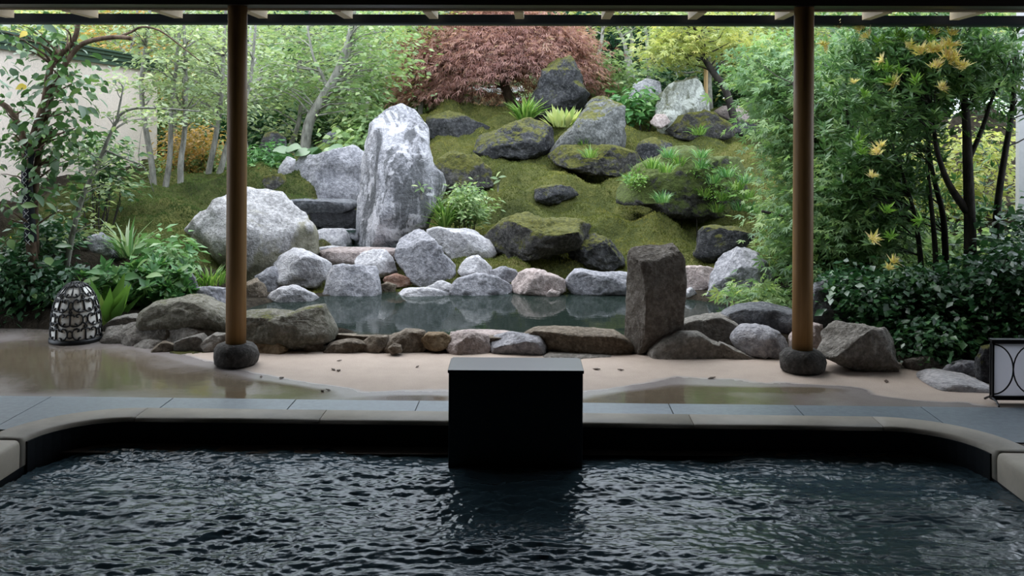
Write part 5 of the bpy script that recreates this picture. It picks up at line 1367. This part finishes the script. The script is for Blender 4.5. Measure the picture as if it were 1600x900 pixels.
# --- dome lantern with scrolled iron cage
c = P(118.5, 538, 7.02); c.z = 0.0
dl = empty('dome_lantern', c, 'white dome floor lantern in a scrolled black iron cage', 'lantern')
HT = 0.415
def prof(v): return 0.168 * max(0.0, 1 - max(0, v) ** 3.0) ** 0.5 * (0.965 + 0.035 * (1 - v))
m = MB(); m.lathe([(prof(k / 24) - .006 if prof(k / 24) > .01 else .002, .02 + (HT - .026) * k / 24) for k in range(25)], c, 40)
m.build('dome_shade', M['lamp_dome'], dl, smooth=True)
m = MB(); m.lathe([(.155, 0.0), (.176, 0.0), (.178, .012), (.176, .028), (.160, .03)], c, 40); m.build('base_ring', M['black_iron'], dl, smooth=True)
def on_dome(a, h):
    v = min(max((h - .02) / (HT - .02), 0), .995); r = prof(v)
    return Vector((c.x + r * math.sin(a), c.y - r * math.cos(a), h))
cage = MB()
NA, ROW = 5, .098
da = math.pi / NA
def arc(cx, cy, rx, ry, a0, a1, n=9): return [(cx + rx * math.cos(math.radians(a0 + (a1 - a0) * k / n)), cy + ry * math.sin(math.radians(a0 + (a1 - a0) * k / n))) for k in range(n + 1)]
arm = [(0, -.88), (.22, -1.0), (.48, -.97), (.70, -.78), (.84, -.45), (.84, -.05), (.74, .22), (.56, .34), (.42, .24), (.42, .05), (.54, .0)]
spur = [(.50, -.97), (.42, -.72), (.30, -.66)]
cross = [(-.30, .02), (-.24, .24), (-.10, .30), (0, .20), (.10, .30), (.24, .24), (.30, .02)]
tip = [(-.11, .50), (0, .86), (.11, .50), (0, .36), (-.11, .50)]
motif = [[(0, -.9), (0, .40)], cross, tip, arm, [(-x, y) for x, y in arm], spur, [(-x, y) for x, y in spur], [(.80, -.6), (1.0, -.72), (1.2, -.6)], [(.85, -.1), (1.0, .12), (1.15, -.1)]]
for row in range(4):
    hb = .030 + ROW * .62 + row * ROW
    for k in range(NA):
        a0 = 2 * da * k + (da if row % 2 else 0) + math.radians(-26) + (0 if row < 4 else 0)
        for pl in motif:
            q = [on_dome(a0 + x * da, min(hb + y * ROW * .64, HT - .004)) for x, y in pl]
            cage.tube(q, .0058, 5, cap=True)
cg = cage.build('scroll_cage', M['black_iron'], dl, smooth=True)
m = MB(); m.lathe([(.03, HT - .012), (.028, HT - .002), (.012, HT + .004), (.002, HT + .005)], c, 20); m.build('cap', M['black_iron'], dl, smooth=True)

# --- square lantern with circle lattice
d = 5.50
x0 = P(1550.5, 600, d).x; zt, zb, zf = P(1575, 533, d).z, P(1575, 622, d).z, 0.0
W_, D_ = .46, .035
sl = empty('box_lantern', (x0 + W_ / 2, d + D_ / 2, 0), 'square white paper floor lantern with black frame and circle bars, right edge', 'lantern')
t_ = .011
m = MB(); m.box(x0 + t_, x0 + W_ - t_, d + .010, d + .014, zb + t_, zt - t_); m.build('paper_shade', M['paper'], sl)
for (xa, ya) in ((x0, d), (x0 + W_ - t_, d), (x0, d + D_ - t_), (x0 + W_ - t_, d + D_ - t_)):
    m = MB(); m.box(xa, xa + t_, ya, ya + t_, zb - .005, zt); m.build('corner_post', M['black_iron'], sl)
    m = MB(); sy = -1 if ya == d else 1; m.tube([(xa + t_ / 2, ya + t_ / 2, zb), (xa + t_ / 2 + .004, ya + t_ / 2 + sy * .04, .02), (xa + t_ / 2, ya + t_ / 2 + sy * .07, 0.004)], [.008, .006, .006], 6); m.build('leg', M['black_iron'], sl)
m = MB(); m.box(x0 - .004, x0 + W_ + .004, d - .004, d + D_ + .004, zt - .004, zt + .008); m.build('top_plate', M['black_iron'], sl)
for nm_, z, hgt in (('top_rail', zt - t_ - .004, t_), ('bottom_rail', zb - .012, .022)):
    m = MB()
    m.box(x0, x0 + W_, d, d + D_, z, z + hgt)
    m.build(nm_, M['black_iron'], sl)
zc = (zt + zb) / 2; rx, rz = (W_) / 4 - .003, (zt - zb) / 2 - .02
for cx_, a0, a1 in ((x0 + t_ * .5, -90, 90), (x0 + W_ / 2, 0, 360), (x0 + W_ - t_ * .5, 90, 270)):
    m = MB(); m.tube([(cx_ + rx * math.cos(math.radians(a0 + (a1 - a0) * k / 28)), d + .004, zc + rz * math.sin(math.radians(a0 + (a1 - a0) * k / 28))) for k in range(29)], .0042, 6)
    m.build('circle_bar', M['black_iron'], sl, smooth=True)

# --- a few dead leaves on the dry concrete
LW = ['just right of the saddle-shaped boulder', 'left one of a pair by the spout', 'right one of a pair by the spout', 'nearest the left edge of the spout', 'right of the spout, near the standing stone', 'right of the spout, nearest to it', 'right of the left post foot', 'second leaf right of the left post foot', 'lonely one between standing stone and right post', 'in the wet left of the spout', 'in the wet, leftmost by the slate', 'rightmost, below the big grey-brown boulder']
for i, (px, py) in enumerate([(530, 566), (521, 580), (529, 581), (652, 575), (970, 578), (932, 577), (408, 592), (440, 593), (1112, 590), (513, 612), (504, 613), (1385, 594)]):
    p = P(px, py, D0(py)); p.z = 0.004
    a = i * 2.4; s = .016 + .006 * (i % 3)
    m = MB(); u = Vector((math.cos(a), math.sin(a), 0)) * s; w = Vector((-math.sin(a), math.cos(a), 0)) * s * .45
    m.add([p - u, p + w + Vector((0, 0, .004)), p + u + Vector((0, 0, .006)), p - w + Vector((0, 0, .004)), p - u + Vector((0, 0, -.002)), p + w, p + u + Vector((0, 0, .002)), p - w], [(0, 1, 2, 3), (7, 6, 5, 4), (0, 4, 5, 1), (1, 5, 6, 2), (2, 6, 7, 3), (3, 7, 4, 0)])
    tag(m.build('fallen_leaf', M['dead_leaf']), 'tiny dark fallen leaf on the concrete deck, ' + LW[i], 'leaf', 'fallen leaves on the deck')
